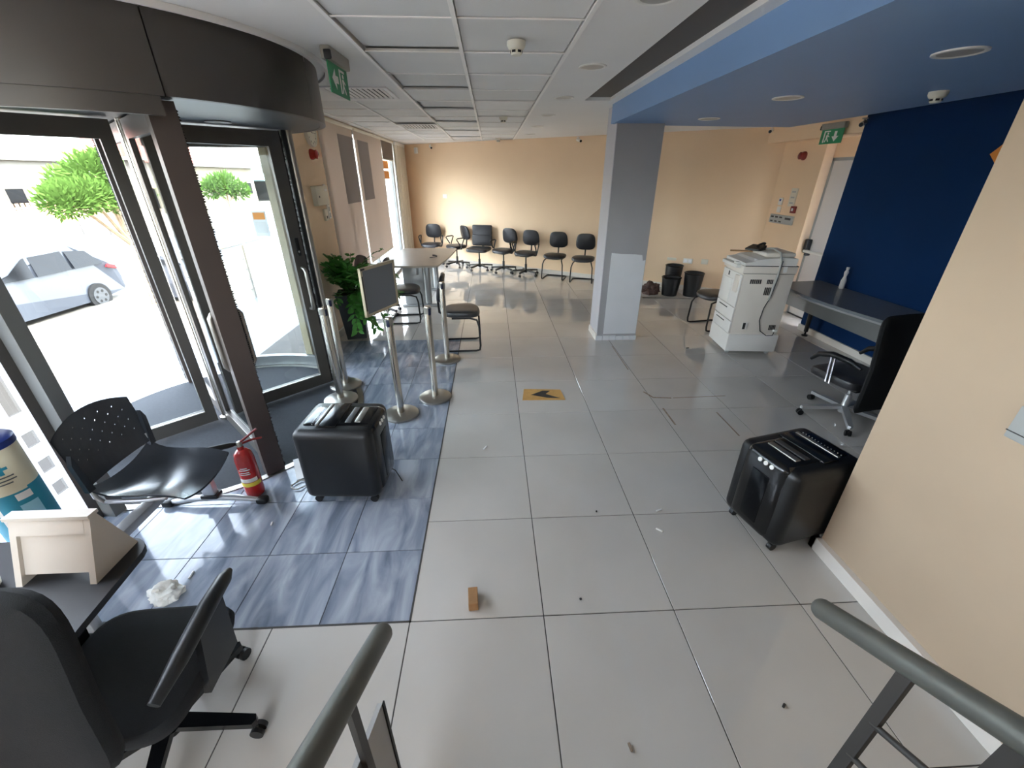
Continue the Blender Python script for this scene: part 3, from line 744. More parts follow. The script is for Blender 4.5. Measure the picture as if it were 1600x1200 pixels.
# perforated back: grid with octagon-free square holes rotated as small diamonds -> built by bridging cells
bm = bmesh.new(); HX, HZ, cs = 11, 8, 0.040
def backp(x, z):
    return (x, -0.225 - 0.16*(z-0.55)*0.9 + 0.35*x*x, z)
def cell(x0, x1, z0, z1, hole, th):
    q = [(x0, z0[0]), (x1, z0[1]), (x1, z1[1]), (x0, z1[0])]
    for d in (0, -0.008):
        P = [bm.verts.new(Vector(backp(*p))+Vector((0, d, 0))) for p in q]
        if hole:
            cx, cz = (x0+x1)/2, (sum(z0)+sum(z1))/4; r = 0.0062; n = 8
            ang = [225, 270, 315, 0, 45, 90, 135, 180]
            Hh = [bm.verts.new(Vector(backp(cx+r*math.cos(R(a)), cz+r*math.sin(R(a))))+Vector((0, d, 0))) for a in ang]
            for k in range(4):
                bm.faces.new((P[k], P[(k+1) % 4], Hh[(2*k+2) % 8], Hh[2*k+1], Hh[2*k]))
        else: bm.faces.new(P)
wb = 0.235
for i in range(12):
    for j in range(10):
        x0 = -wb+2*wb*i/12; x1 = -wb+2*wb*(i+1)/12
        zt0 = lambda x: 0.90 - 0.9*x*x*1.2
        zb = 0.545
        f0 = lambda x, k: zb + (zt0(x)-zb)*k/10
        # staggered holes in the middle rows
        hole = (1 <= i <= 10) and (3 <= j <= 8) and ((i+j) % 2 == 0)
        xm = (x0+x1)/2
        cell(x0, x1, (f0(x0, j), f0(x1, j)), (f0(x0, j+1), f0(x1, j+1)), hole, 0.008)
me = bpy.data.meshes.new('backrest'); bmesh.ops.remove_doubles(bm, verts=bm.verts[:], dist=0.0035); bmesh.ops.recalc_face_normals(bm, faces=bm.faces[:]); bm.to_mesh(me); bm.free()
me.materials.append(M['seat_plastic']); bo = bpy.data.objects.new('backrest', me); COL.objects.link(bo); bo.parent = bs
for s in (-1, 1):
    b = MB(); b.prism([(0.20, 0.52), (0.24, 0.52), (0.25, 0.70), (0.23, 0.75)], -0.012, 0.012, T(0, -0.215, 0) @ Matrix(((s, 0, 0, 0), (0, 0, 1, 0), (0, 1, 0, 0), (0, 0, 0, 1)))); b.build('back_bracket', 'seat_plastic', bs)
    b = MB(); b.tube([(s*0.215, -0.22, 0.60), (s*0.215, -0.215, 0.47), (s*0.205, -0.19, 0.43), (s*0.19, -0.02, 0.42), (s*0.17, 0.10, 0.415)], 0.012, 8); b.build('frame', 'silver_paint', bs)
b = MB(); b.rbox((0.25, 0.0, 0.375), (1.14, 0.07, 0.05), 0.008, 2); b.build('beam', 'silver_paint', bs)
for x in (-0.235, 0.70):
    b = MB(); b.rbox((x, 0, 0.21), (0.05, 0.08, 0.29), 0.01); lg = b.build('leg', 'silver_paint', bs)
    b = MB(); b.tube([(x, -0.28, 0.03), (x, -0.15, 0.055), (x, 0, 0.062), (x, 0.15, 0.055), (x, 0.30, 0.03)], [0.016, 0.022, 0.024, 0.022, 0.016], 10); b.build('foot', 'silver_paint', lg)
    for y in (-0.30, 0.32): MB().rbox((x, y, 0.027), (0.06, 0.07, 0.045), 0.015).build('foot_cap', 'black_plastic', lg)
    MB().rbox((x, 0, 0.085), (0.07, 0.11, 0.03), 0.008).build('leg_collar', 'black_plastic', lg)

# ------------------------------------------------------------------ shredders (front faces local -X)
def make_shredder(label, loc, rz):
    t = thing('paper_shredder', label, 'shredder', loc, rz, 'black office shredders')
    b = MB(); b.rbox((0, 0, 0.325), (0.50, 0.42, 0.53), 0.055, 4); b.build('body', 'black_plastic', t)
    b = MB(); b.rbox((-0.02, 0, 0.335), (0.49, 0.30, 0.525), 0.05, 4); b.build('centre_shell', 'black_gloss', t)
    b = MB(); b.rbox((-0.262, 0.0, 0.31), (0.014, 0.12, 0.34), 0.006, 2); wn_ = b.build('bin_window', 'car_glass', t)
    b = MB(); b.rbox((0.03, 0, 0.597), (0.11, 0.30, 0.012), 0.004); b.build('feed_recess', 'black_gloss', t)
    b = MB(); b.rbox((0.10, 0, 0.60), (0.024, 0.27, 0.012), 0.005); b.build('feed_slot', 'steel_dull', t)
    for k in range(13):
        b = MB(); b.rbox((0.135, -0.12+k*0.02, 0.598), (0.004, 0.006, 0.006), 0.001, 1); b.build('grille_tick', 'grey_plastic', t)
    b = MB(); b.rbox((-0.085, 0, 0.598), (0.04, 0.20, 0.01), 0.006); b.build('disc_slot', 'dark_plastic', t)
    b = MB(); b.rbox((-0.145, 0.0, 0.599), (0.04, 0.19, 0.01), 0.006); b.build('control_strip', 'steel_dull', t)
    for k in range(3):
        b = MB(); b.tube([(-0.250, -0.05+k*0.04, 0.545), (-0.268, -0.05+k*0.04, 0.552)], 0.013, 12); b.build('button', 'white_plastic', t)
    for sx in (-0.19, 0.19):
        for sy in (-0.15, 0.15):
            c = MB(); c.tube([(sx, sy-0.014, 0.026), (sx, sy+0.014, 0.026)], 0.026, 12); c.tube([(sx, sy, 0.04), (sx, sy, 0.08)], 0.012, 8); c.build('caster', 'black_plastic', t)
    return t
s1 = make_shredder('black paper shredder standing on the grey marble tiles', (-1.02, 2.40, 0), 177)
s2 = dup(s1, (1.78, 1.90, 0), 14, 'black paper shredder against the end of the cream partition', 'black office shredders')
cb = MB(); cb.tube([(-0.80, 2.56, 0.03), (-0.76, 2.54, 0.02), (-0.72, 2.48, 0.008), (-0.69, 2.43, 0.008)], 0.004, 6)
tag(cb.build('power_cord', 'cable_black'), 'short black power cord lying behind the shredder on the marble', 'cord')
for c, r_, lbl in (((-1.42, 2.42), 0.05, 'small coil of white cable on the marble beside the left shredder'),):
    cb = MB(); cb.tube([(c[0]+r_*math.cos(i*0.5)*(1+0.2*math.sin(i)), c[1]+r_*math.sin(i*0.5), 0.008+0.004*(i % 3)) for i in range(34)], 0.004, 6)
    tag(cb.build('cable_coil', 'cable_grey'), lbl, 'cable')
tag(MB(T(-1.45, 2.64, 0.009) @ RZ(28)).box(-0.09, 0.09, -0.14, 0.14, 0, 0.002).build('white_sheet', 'paper'), 'thin white rectangle lying behind the left shredder', 'paper')  # thin white rectangle flat on the floor

# ------------------------------------------------------------------ fire extinguisher
fe = thing('fire_extinguisher', 'red fire extinguisher standing by the beam seat', 'extinguisher', (-1.70, 2.36, 0), 20)
MB().lathe([(0, 0.0), (0.05, 0.0), (0.058, 0.012), (0.06, 0.03), (0.06, 0.30), (0.052, 0.345), (0.03, 0.37), (0.02, 0.375), (0.02, 0.40), (0, 0.40)], 28).build('cylinder', 'red_paint', fe)
MB().lathe([(0.0605, 0.10), (0.0612, 0.10), (0.0612, 0.13), (0.0605, 0.13)], 14, (0, 0, 0), None, -160, -20).build('yellow_band', 'yellow_print', fe)
MB().lathe([(0.0605, 0.135), (0.0612, 0.135), (0.0612, 0.165), (0.0605, 0.165)], 14, (0, 0, 0), None, -150, -40).build('white_lettering', 'white_print', fe)
for i, (z, a) in enumerate(((0.20, 60), (0.215, 52), (0.235, 66), (0.25, 40))):
    MB().lathe([(0.0605, z), (0.0612, z), (0.0612, z+0.006), (0.0605, z+0.006)], 10, (0, 0, 0), None, -100-a/2, -100+a/2).build('text_line', 'white_print', fe)
m = MB(); m.lathe([(0, 0.375), (0.018, 0.375), (0.02, 0.42), (0.012, 0.435), (0, 0.435)], 16); m.build('valve', 'steel_dull', fe)
m = MB(); m.tube([(0.01, 0, 0.43), (0.06, 0.02, 0.455), (0.115, 0.03, 0.49)], 0.008, 8); m.build('lever', 'red_dark', fe)
m = MB(); m.tube([(0.01, 0, 0.415), (0.07, 0.02, 0.42), (0.13, 0.03, 0.415)], 0.008, 8); m.build('carry_handle', 'red_dark', fe)
m = MB(); m.tube([(-0.015, 0, 0.42), (-0.05, -0.01, 0.425), (-0.16, -0.03, 0.43)], [0.010, 0.018, 0.022], 12); m.build('horn', 'black_plastic', fe)

# ------------------------------------------------------------------ queue barrier posts
def make_post(label):
    t = thing('barrier_post', label, 'barrier post', group='steel queue barrier posts')
    MB().lathe([(0, 0), (0.16, 0), (0.16, 0.018), (0.15, 0.026), (0.04, 0.034), (0, 0.034)], 40).build('base', 'steel_dull', t)
    MB().lathe([(0, 0.03), (0.032, 0.03), (0.032, 0.93), (0.028, 0.945), (0, 0.947)], 24).build('tube', 'steel', t)
    m = MB(); m.lathe([(0.0325, 0.88), (0.036, 0.882), (0.036, 0.935), (0.0325, 0.937)], 24); cap = m.build('head', 'steel_dull', t)
    m = MB(); m.rbox((0, -0.034, 0.90), (0.026, 0.010, 0.06), 0.003); m.rbox((0, 0.034, 0.90), (0.026, 0.010, 0.06), 0.003); m.build('belt_clip', 'clip_navy', cap)
    return t
p0 = make_post('steel barrier post carrying the framed grey sign'); p0.location = (-0.88, 3.40, 0)
GPo = 'steel queue barrier posts'
dup(p0, (-1.58, 4.02, 0.009), 30, 'steel barrier post standing nearest the plant', GPo)
dup(p0, (-1.53, 3.70, 0.009), 70, 'steel barrier post half hidden behind the black shredder', GPo)
dup(p0, (-0.60, 3.72, 0), 40, 'steel barrier post on the edge of the white tiles, front one', GPo)
dup(p0, (-0.57, 4.69, 0), 10, 'steel barrier post next to the lone cantilever chair', GPo)
sg = thing('sign_holder', 'framed blank grey sign on top of the middle barrier post', 'sign', (-0.93, 3.46, 0.947), 66)
MB().tube([(0.06, 0, 0), (0.06, 0, 0.05)], 0.008, 8).build('stem', 'chrome', sg)
b = MB(); sw, shh, z0 = 0.215, 0.385, 0.04
b.box(-sw, sw, -0.012, 0.012, z0, z0+0.022); b.box(-sw, sw, -0.012, 0.012, z0+shh-0.022, z0+shh); b.box(-sw, -sw+0.022, -0.012, 0.012, z0, z0+shh); b.box(sw-0.022, sw, -0.012, 0.012, z0, z0+shh); b.build('frame', 'board_frame', sg)
MB().box(-sw+0.02, sw-0.02, -0.007, 0.007, z0+0.02, z0+shh-0.02).build('board', 'board_grey', sg)
b = MB(); b.box(-sw+0.005, -sw+0.05, -0.0135, -0.0115, z0+shh-0.018, z0+shh-0.004); b.box(-sw+0.004, -sw+0.018, -0.0135, -0.0115, z0+0.05, z0+shh-0.06); b.build('frame_slot', 'dark_plastic', sg)

# ------------------------------------------------------------------ potted plant
pl = thing('potted_plant', 'bushy dark green plant in a tall grey planter by the revolving door', 'plant', (-1.90, 5.60, 0), 12)
b = MB(); vs = []; 
for z, h in ((0, 0.125), (0.62, 0.175)): vs += [(-h, -h, z), (h, -h, z), (h, h, z), (-h, h, z)]
b.add(vs, [(3, 2, 1, 0), (0, 1, 5, 4), (1, 2, 6, 5), (2, 3, 7, 6), (3, 0, 4, 7)]); b.box(-0.18, 0.18, -0.18, 0.18, 0.60, 0.61); po = b.build('planter', 'planter_grey', pl)
MB().box(-0.165, 0.165, -0.165, 0.165, 0.605, 0.625).build('soil', 'soil', po)
def pclamp(v):
    wx_ = math.cos(R(12))*v.x-math.sin(R(12))*v.y
    if wx_ < -0.225: v = v+Vector((math.cos(R(12)), -math.sin(R(12)), 0))*(-0.225-wx_)
    return v
def frond(L, lean, az, droop, nl, lw, ll):
    wx = math.cos(az+R(12))
    if wx < -0.1: lean *= 0.3; droop *= 0.35; L *= 0.85
    pts = []; p = Vector((0.05*math.cos(az), 0.05*math.sin(az), 0.60)); d = Vector((math.sin(lean)*math.cos(az), math.sin(lean)*math.sin(az), math.cos(lean)))
    n = 12
    for i in range(n+1):
        pts.append(p.copy()); d = (d+Vector((0.35*droop*math.cos(az)/n*2, 0.35*droop*math.sin(az)/n*2, -droop/n*1.6))).normalized(); p = p+d*(L/n)
    pts = [pclamp(p_) for p_ in pts]; s = MB(); s.tube(pts, [0.009*(1-0.7*i/n) for i in range(n+1)], 6)
    so = s.build('stem', 'stem', pl)
    lv = MB()
    for k in range(nl):
        u = 0.25+0.75*k/nl; fi = u*n; i0 = min(int(fi), n-1); q = pts[i0].lerp(pts[i0+1], fi-i0); t = (pts[i0+1]-pts[i0]).normalized()
        side = t.cross(Vector((0, 0, 1))); side = side.normalized() if side.length > 0.05 else Vector((1, 0, 0)); upv = side.cross(t)
        for sgn in (-1, 1):
            dr = (side*sgn*rnd.uniform(0.5, 1.1)+t*rnd.uniform(0.3, 0.9)+upv*rnd.uniform(-0.2, 0.8)+Vector((0, 0, rnd.uniform(-0.45, 0.15)))).normalized(); wv = dr.cross(upv).normalized()
            l_ = ll*rnd.uniform(0.75, 1.1)*(1-0.35*abs(u-0.55)); w_ = lw*rnd.uniform(0.8, 1.1)
            nn = dr.cross(wv).normalized()
            a = q; bq = q+dr*l_*0.35+wv*w_+nn*0.006; c_ = q+dr*l_*0.35-wv*w_+nn*0.006; m1 = q+dr*l_*0.4-nn*0.004; e1 = q+dr*l_*0.75+wv*w_*0.7-Vector((0, 0, 0.01)); e2 = q+dr*l_*0.75-wv*w_*0.7-Vector((0, 0, 0.01)); tip = q+dr*l_-Vector((0, 0, 0.02)); m2 = q+dr*l_*0.8-Vector((0, 0, 0.014))
            lv.add([pclamp(v_) for v_ in (a, bq, c_, m1, e1, e2, tip, m2)], [(0, 1, 3), (0, 3, 2), (1, 4, 7, 3), (3, 7, 5, 2), (4, 6, 7), (7, 6, 5)], True)
    q_ = lv.build('leaves', 'leaf', so); q_['kind'] = 'stuff'
for k in range(44):
    az = rnd.uniform(0, 2*math.pi); tall = k < 16
    frond(rnd.uniform(0.45, 0.66) if tall else rnd.uniform(0.36, 0.60), rnd.uniform(0.1, 0.7) if tall else rnd.uniform(0.7, 1.5), az, rnd.uniform(0.2, 0.9) if tall else rnd.uniform(0.5, 1.6), 8, rnd.uniform(0.018, 0.03), rnd.uniform(0.09, 0.13))
frond(0.80, 0.12, -0.3, 0.8, 14, 0.010, 0.085); frond(0.76, 0.3, 0.1, 1.2, 12, 0.010, 0.085)
for k in range(5): frond(0.66, 1.2, R(-110+28*k), 2.2, 9, 0.028, 0.12)
for k in range(26): frond(rnd.uniform(0.5, 0.72), rnd.uniform(0.25, 1.1), R(rnd.uniform(-140, 25)), rnd.uniform(0.5, 1.5), 9, rnd.uniform(0.026, 0.038), rnd.uniform(0.11, 0.14))
# ------------------------------------------------------------------ meeting table
tb = thing('meeting_table', 'beige boat shaped meeting table on grey pedestals by the window', 'table', (-1.24, 7.62, 0))
pol = []
for (x, y) in ((-0.36, -0.86), (-0.20, -0.88), (0.28, -0.88)): pol.append((x, y))
pol += [(0.36+0.04*math.cos(R(a))-0.02, -0.82+0.06*math.sin(R(a))) for a in (-60, -30, 0)]
pol += [(0.44, -0.45), (0.49, 0.0), (0.53, 0.5), (0.55, 0.86), (0.52, 0.92), (-0.45, 0.95), (-0.50, 0.90), (-0.48, 0.3), (-0.44, -0.3), (-0.40, -0.80)]
MB().prism(pol, 0.712, 0.74).build('table_top', 'table_beige', tb)
for y in (-0.55, 0.55):
    b = MB(); b.rbox((-0.08, y, 0.37), (0.34, 0.05, 0.66), 0.015); b.rbox((0.15, y, 0.37), (0.10, 0.09, 0.66), 0.03, 3); pe = b.build('pedestal', 'table_leg', tb)
    b = MB(); b.rbox((0.0, y, 0.02), (0.62, 0.09, 0.035), 0.015); b.build('pedestal_foot', 'table_leg', pe)
MB().rbox((0, 0, 0.62), (0.04, 1.2, 0.16), 0.01).build('modesty_beam', 'table_leg', tb)
cbl = MB(); cbl.tube([(-1.07+0.10*math.cos(a), 7.55+0.12*math.sin(a), 0.7535) for a in [0.3*i-1.6 for i in range(11)]], [0.006]*5+[0.012]*6, 8)
tag(cbl.build('cable_scrap', 'cable_black'), 'short black cable scrap lying on the beige table', 'cable')

# ------------------------------------------------------------------ photocopier (front faces local -X)
cpz = thing('photocopier', 'white floor standing photocopier with trailing cables on its back', 'photocopier', (3.21, 4.93, 0), -6)
b = MB(); hx, hy = 0.285, 0.27
b.rbox((0, 0, 0.54), (2*hx, 2*hy-0.03, 0.96), 0.012, 2); b.build('body', 'copier_grey', cpz)
b = MB(); b.rbox((0.0, 0, 0.16), (2*hx+0.03, 2*hy+0.01, 0.22), 0.01, 2); b.build('plinth', 'copier_white', cpz)
def frontp(y0, y1, z0, z1, name, m='copier_white', px=0.018):
    return MB().rbox((-hx-px/2, (y0+y1)/2, (z0+z1)/2), (px, y1-y0, z1-z0), 0.006, 2).build(name, m, cpz)
up = frontp(-0.255, 0.255, 0.60, 0.985, 'front_door'); lo = frontp(-0.255, 0.255, 0.43, 0.592, 'paper_drawer'); lo2 = frontp(-0.255, 0.255, 0.275, 0.422, 'paper_drawer')
frontp(-0.06, 0.19, 0.62, 0.90, 'front_flap', 'white_plastic', 0.03)
for z in (0.555, 0.385): MB().rbox((-hx-0.019, 0.05, z), (0.006, 0.24, 0.012), 0.002, 1).build('drawer_grip', 'dark_plastic', cpz)
MB().rbox((-hx-0.02, -0.17, 0.87), (0.03, 0.10, 0.20), 0.008).build('side_catch', 'copier_grey', cpz)
MB().rbox((-hx-0.02, 0.08, 0.945), (0.006, 0.03, 0.05), 0.002, 1).build('badge', 'dark_plastic', cpz)
b = MB(); b.rbox((-0.01, 0, 1.045), (2*hx+0.03, 2*hy+0.0, 0.085), 0.01); b.build('scanner_bed', 'copier_grey', cpz)
b = MB(); b.prism([(-0.30, 1.09), (0.27, 1.09), (0.27, 1.17), (0.10, 1.18), (-0.16, 1.155), (-0.20, 1.135), (-0.30, 1.12)], -0.26, 0.26, Matrix(((1, 0, 0, 0), (0, 0, 1, 0), (0, 1, 0, 0), (0, 0, 0, 1)))); b.build('lid', 'copier_white', cpz)
b = MB(); b.rbox((0.10, 0.02, 1.20), (0.34, 0.44, 0.05), 0.02, 3); b.build('document_feeder', 'copier_grey', cpz)
b = MB(); b.rbox((-0.33, 0.0, 1.075), (0.08, 0.40, 0.04), 0.008); b.rbox((-0.33, -0.12, 1.10), (0.05, 0.06, 0.03), 0.005); b.build('control_panel', 'copier_white', cpz)
b = MB(); b.box(-hx-0.01, hx+0.01, -hy-0.001, hy+0.001, 1.083, 1.091); b.box(-hx-0.002, hx+0.002, -hy+0.012, hy-0.012, 0.998, 1.003); b.build('seam', 'dark_plastic', cpz)
ys = -hy+0.010
def vent(x, z, wv, hv, n):
    for k in range(n): MB().box(x-wv/2+wv*k/n, x-wv/2+wv*(k+0.6)/n, ys, ys+0.006, z-hv/2, z+hv/2).build('vent_slot', 'dark_plastic', cpz)
vent(-0.13, 0.91, 0.13, 0.05, 6); vent(0.03, 0.91, 0.07, 0.05, 4); vent(0.03, 0.80, 0.08, 0.09, 4); vent(0.20, 0.36, 0.08, 0.06, 5)
b = MB(); b.box(-0.16, -0.10, ys-0.002, ys+0.004, 0.33, 0.42); b.build('socket_recess', 'white_plastic', cpz); MB().box(-0.155, -0.125, ys-0.004, ys, 0.335, 0.415).build('socket', 'dark_plastic', cpz)
MB().box(0.02, 0.12, ys-0.003, ys+0.002, 1.03, 1.07).build('yellow_label', 'yellow_print', cpz)
MB().box(0.13, 0.17, -hy-0.006, -hy+0.01, 1.02, 1.085).build('white_label', 'white_print', cpz)
b = MB(); yc = ys-0.012
b.tube([(0.02, 0.05, 1.235), (0.05, -0.10, 1.26), (0.07, -0.24, 1.23), (0.075, -0.29, 1.15), (0.075, yc-0.02, 1.0), (0.07, yc, 0.85), (0.06, yc, 0.70)], 0.011, 8); b.build('grey_cable', 'cable_grey', cpz)
b = MB(); b.tube([(0.09, -0.29, 1.15), (0.09, yc-0.01, 0.95), (0.075, yc, 0.74), (0.03, yc, 0.60), (0.02, yc, 0.45), (0.06, yc, 0.32), (0.15, yc, 0.26), (0.22, yc, 0.265), (0.23, yc, 0.31)], 0.005, 6); b.build('black_cable', 'cable_black', cpz)
MB().rbox((0.235, ys-0.012, 0.325), (0.05, 0.03, 0.03), 0.006).build('plug', 'white_plastic', cpz)
for sx in (-0.24, 0.24):
    for sy in (-0.2, 0.2):
        c = MB(); c.tube([(sx, sy-0.012, 0.024), (sx, sy+0.012, 0.024)], 0.024, 12); c.tube([(sx, sy, 0.03), (sx, sy, 0.07)], 0.014, 8); c.build('caster', 'grey_plastic', cpz)
tm = thing('telephone', 'black desk telephone lying on top of the photocopier', 'telephone', (3.12, 4.96, 1.226), 35)
b = MB(); b.prism([(-0.09, 0), (0.09, 0), (0.09, 0.05), (-0.09, 0.02)], -0.08, 0.08, Matrix(((1, 0, 0, 0), (0, 0, 1, 0), (0, 1, 0, 0), (0, 0, 0, 1)))); b.build('phone_body', 'black_plastic', tm)
b = MB(); b.tube([(-0.08, -0.05, 0.05), (-0.05, -0.05, 0.065), (0.05, -0.05, 0.075), (0.09, -0.05, 0.065)], [0.018, 0.013, 0.013, 0.018], 8); b.build('handset', 'black_plastic', tm)
wd = MB(T(2.99, 5.02, 1.20) @ RZ(160)); wd.box(-0.12, 0.12, -0.02, 0.02, 0, 0.012); tag(wd.build('wooden_strip', 'wood_block'), 'thin brown wooden strip on top of the photocopier', 'strip')

# ------------------------------------------------------------------ desk by the blue wall
dk = thing('desk', 'grey office desk with curved front edge against the blue wall', 'desk', (4.08, 4.40, 0))
pol = [(0.37, 1.06), (-0.30, 0.98), (-0.345, 0.50)]
pol += [(-0.36-0.05*math.sin(i/8*math.pi)*(1) + (0.14*(0.5-0.5*math.cos(i/8*math.pi))), 0.50-1.5*i/8) for i in range(1, 9)]
pol += [(0.37, -1.05)]
MB().prism(pol, 0.71, 0.74).build('desk_top', 'desk_grey', dk)
b = MB(); b.box(-0.22, -0.20, -0.9, 0.95, 0.50, 0.70); b.build('modesty_panel', 'frame_grey', dk)
b = MB(); b.tube([(-0.355-0.04*math.sin(i/10*math.pi)+0.13*(0.5-0.5*math.cos(i/10*math.pi)), 0.45-1.4*i/10, 0.70) for i in range(11)], 0.014, 8); b.build('edge_trim', 'silver_paint', dk)
for x, y in ((-0.22, 0.90), (0.27, 0.92), (-0.18, -0.9), (0.27, -0.9)):
    b = MB(); b.tube([(x, y, 0.71), (x+0.02, y, 0.06)], [0.036, 0.026], 14); lg = b.build('leg', 'dark_plastic', dk)
    b = MB(); b.lathe([(0, 0), (0.038, 0), (0.038, 0.012), (0.012, 0.02), (0.012, 0.06), (0, 0.06)], 16, (x+0.02, y, 0)); b.build('foot', 'black_plastic', lg)
bt = thing('water_bottle', 'small clear plastic bottle standing on the grey desk', 'bottle', (4.38, 5.00, 0.74))
MB().lathe([(0, 0), (0.022, 0), (0.03, 0.01), (0.03, 0.10), (0.016, 0.15), (0.024, 0.20), (0.012, 0.235), (0, 0.235)], 18).build('bottle_body', 'grille_white', bt)
MB().lathe([(0.013, 0.235), (0.018, 0.236), (0.018, 0.262), (0, 0.262)], 14).build('cap', 'white_plastic', bt)

# ------------------------------------------------------------------ left desk, riser, totem, cabinet
ld = thing('desk', 'dark desk with rounded corner in the left foreground', 'desk', (-1.75, 0.9, 0))
pol = [(0.43, -0.10), (0.42, 0.0), (0.40, 0.26)] + [(0.31+0.09*math.cos(R(a)), 0.27+0.09*math.sin(R(a))) for a in (10, 30, 50, 70, 90)] + [(-0.29, 0.36), (-0.29, -0.10)]
MB().prism(pol, 0.70, 0.725).build('desk_top', 'desk_dark', ld)
for x, y in ((-0.02, 0.26), (-0.24, 0.2), (-0.24, -0.05)):
    MB().tube([(x, y, 0.70), (x, y, 0.0)], 0.025, 12).build('leg', 'silver_paint', ld)
rs = thing('monitor_riser', 'off-white wedge shaped riser standing on the dark desk', 'riser', (-1.54, 1.05, 0.725), 0)
sm = Matrix(((0, 0, 1, 0), (1, 0, 0, 0), (0, 1, 0, 0), (0, 0, 0, 1)))
for x in (-0.135, 0.113):
    MB().prism([(0.0, 0.0), (0.19, 0.0), (0.112, 0.225), (0.088, 0.225)], x, x+0.022, sm).build('side_panel', 'riser_white', rs)
MB().prism([(0.026, 0.03), (0.04, 0.03), (0.105, 0.20), (0.091, 0.20)], -0.113, 0.113, sm).build('front_panel', 'riser_white', rs)
MB().prism([(0.066, 0.17), (0.08, 0.17), (0.102, 0.225), (0.087, 0.225)], -0.113, 0.113, sm).build('top_rail', 'riser_white', rs)
MB().box(-0.142, 0.142, 0.078, 0.118, 0.225, 0.238).build('cap_board', 'riser_white', rs)
to = thing('display_totem', 'tall round cardboard display with blue lid, green cross and teal print', 'display', (-2.30, 1.64, 0), 0)
TR = 0.105
MB().lathe([(0, 0), (TR, 0), (TR, 0.71), (0, 0.71)], 36).build('lower_sleeve', 'totem_teal', to)
MB().lathe([(0, 0.71), (TR, 0.71), (TR, 0.915), (0, 0.915)], 36).build('upper_sleeve', 'totem_cream', to)
MB().lathe([(0, 0.915), (TR+0.003, 0.915), (TR+0.003, 0.945), (TR-0.01, 0.955), (0, 0.955)], 36).build('lid', 'totem_blue', to)
def cyl_print(name, m, a0, a1, z0, z1, r=TR+0.0008): MB().lathe([(r-0.0005, z0), (r, z0), (r, z1), (r-0.0005, z1)], 8, (0, 0, 0), None, a0-28, a1-28).build(name, m, to)
cyl_print('cross_print', 'totem_teal', -18, 8, 0.822, 0.836); cyl_print('cross_print', 'totem_teal', -9, -1, 0.800, 0.858, TR+0.001)
for z, a, b_ in ((0.785, -20, 12), (0.768, -32, 14), (0.752, -26, 4), (0.895, -40, 10), (0.882, -30, 0)): cyl_print('text_line', 'print_grey', a, b_, z, z+0.006)
cyl_print('oval_print', 'white_print', -8, 22, 0.655, 0.69); cyl_print('picture_print', 'totem_sky', -10, 26, 0.18, 0.63); cyl_print('side_stripe', 'white_print', -52, -44, 0.05, 0.66)
cyl_print('curve_print', 'totem_cream', -70, 20, 0.70, 0.715, TR+0.0011)
cbn = thing('side_cabinet', 'cream side cabinet at the left edge beside the dark desk', 'cabinet', (-2.14, 0.93, 0))
MB().rbox((-0.0, 0.0, 0.46), (0.16, 0.56, 0.92), 0.004, 1).build('body', 'cream_board', cbn)
MB().box(0.081, 0.086, -0.26, 0.26, 0.05, 0.88).build('door', 'cream_board', cbn)
tis = MB(); tis.cushion(0.16, 0.12, 0.05, 2.6, 20, lambda x, y: 0.012*math.sin(40*x)*math.cos(37*y), T(-1.80, 1.03, 0.726)); tag(tis.build('crumpled_cloth', 'tissue'), 'crumpled cream cloth on the dark desk at the left edge', 'cloth')

# crumpled white bag on the marble
def crumple(name, label, loc, sx, sy, sz, m, cat):
    bm = bmesh.new(); bmesh.ops.create_icosphere(bm, subdivisions=4, radius=1.0)
    from mathutils import noise
    for v in bm.verts:
        q = noise.noise(v.co*2.1+Vector((3.1, 1.7, 0.4)))*0.35 + noise.noise(v.co*5.3)*0.18 + abs(noise.noise(v.co*9))*0.1
        v.co *= 1+q; v.co.z = max(v.co.z, -0.55)
    mb = MB(); bm.verts.index_update()
    mb.add([(v.co.x*sx, v.co.y*sy, (v.co.z+0.55)*sz) for v in bm.verts], [[v.index for v in f.verts] for f in bm.faces], True); bm.free()
    o = mb.build(name, m, None, loc); return tag(o, label, cat)
crumple('plastic_bag', 'crumpled white plastic bag on the marble tiles under the dark desk', (-1.76, 1.55, 0), 0.075, 0.06, 0.055, 'tissue', 'bag')

# ------------------------------------------------------------------ bins by the back wall
def make_bin(label, r, h, loc):
    t = thing('waste_bin', label, 'bin', loc, 0, 'black waste bins by the back wall')
    MB().lathe([(0, 0.004), (r*0.8, 0.004), (r, h), (r-0.008, h), (r*0.78, 0.012), (0, 0.012)], 28).build('bucket', 'black_plastic', t)
    m = MB(); m.tube([(r*math.cos(a), r*math.sin(a), h) for a in [2*math.pi*i/24 for i in range(24)]], 0.010, 6, True); m.build('rim', 'black_gloss', t)
    return t
make_bin('black round waste bin standing in front of the other bins', 0.17, 0.33, (3.33, 7.62, 0))
make_bin('tall black waste bin at the right of the bin group', 0.17, 0.42, (3.71, 7.54, 0))
make_bin('black waste bin at the back of the group by the wall', 0.16, 0.48, (3.50, 7.97, 0))
crumple('bin_bag', 'small brown crumpled bag beside the black bins', (3.00, 7.72, 0), 0.16, 0.12, 0.14, 'dark_brown', 'bag')
mp = MB(); mp.tube([(2.75, 7.42, 0.012), (3.3, 7.36, 0.012), (3.62, 7.30, 0.012)], 0.012, 8); tag(mp.build('metal_pole', 'steel_dull'), 'thin metal pole lying on the floor in front of the bins', 'pole')

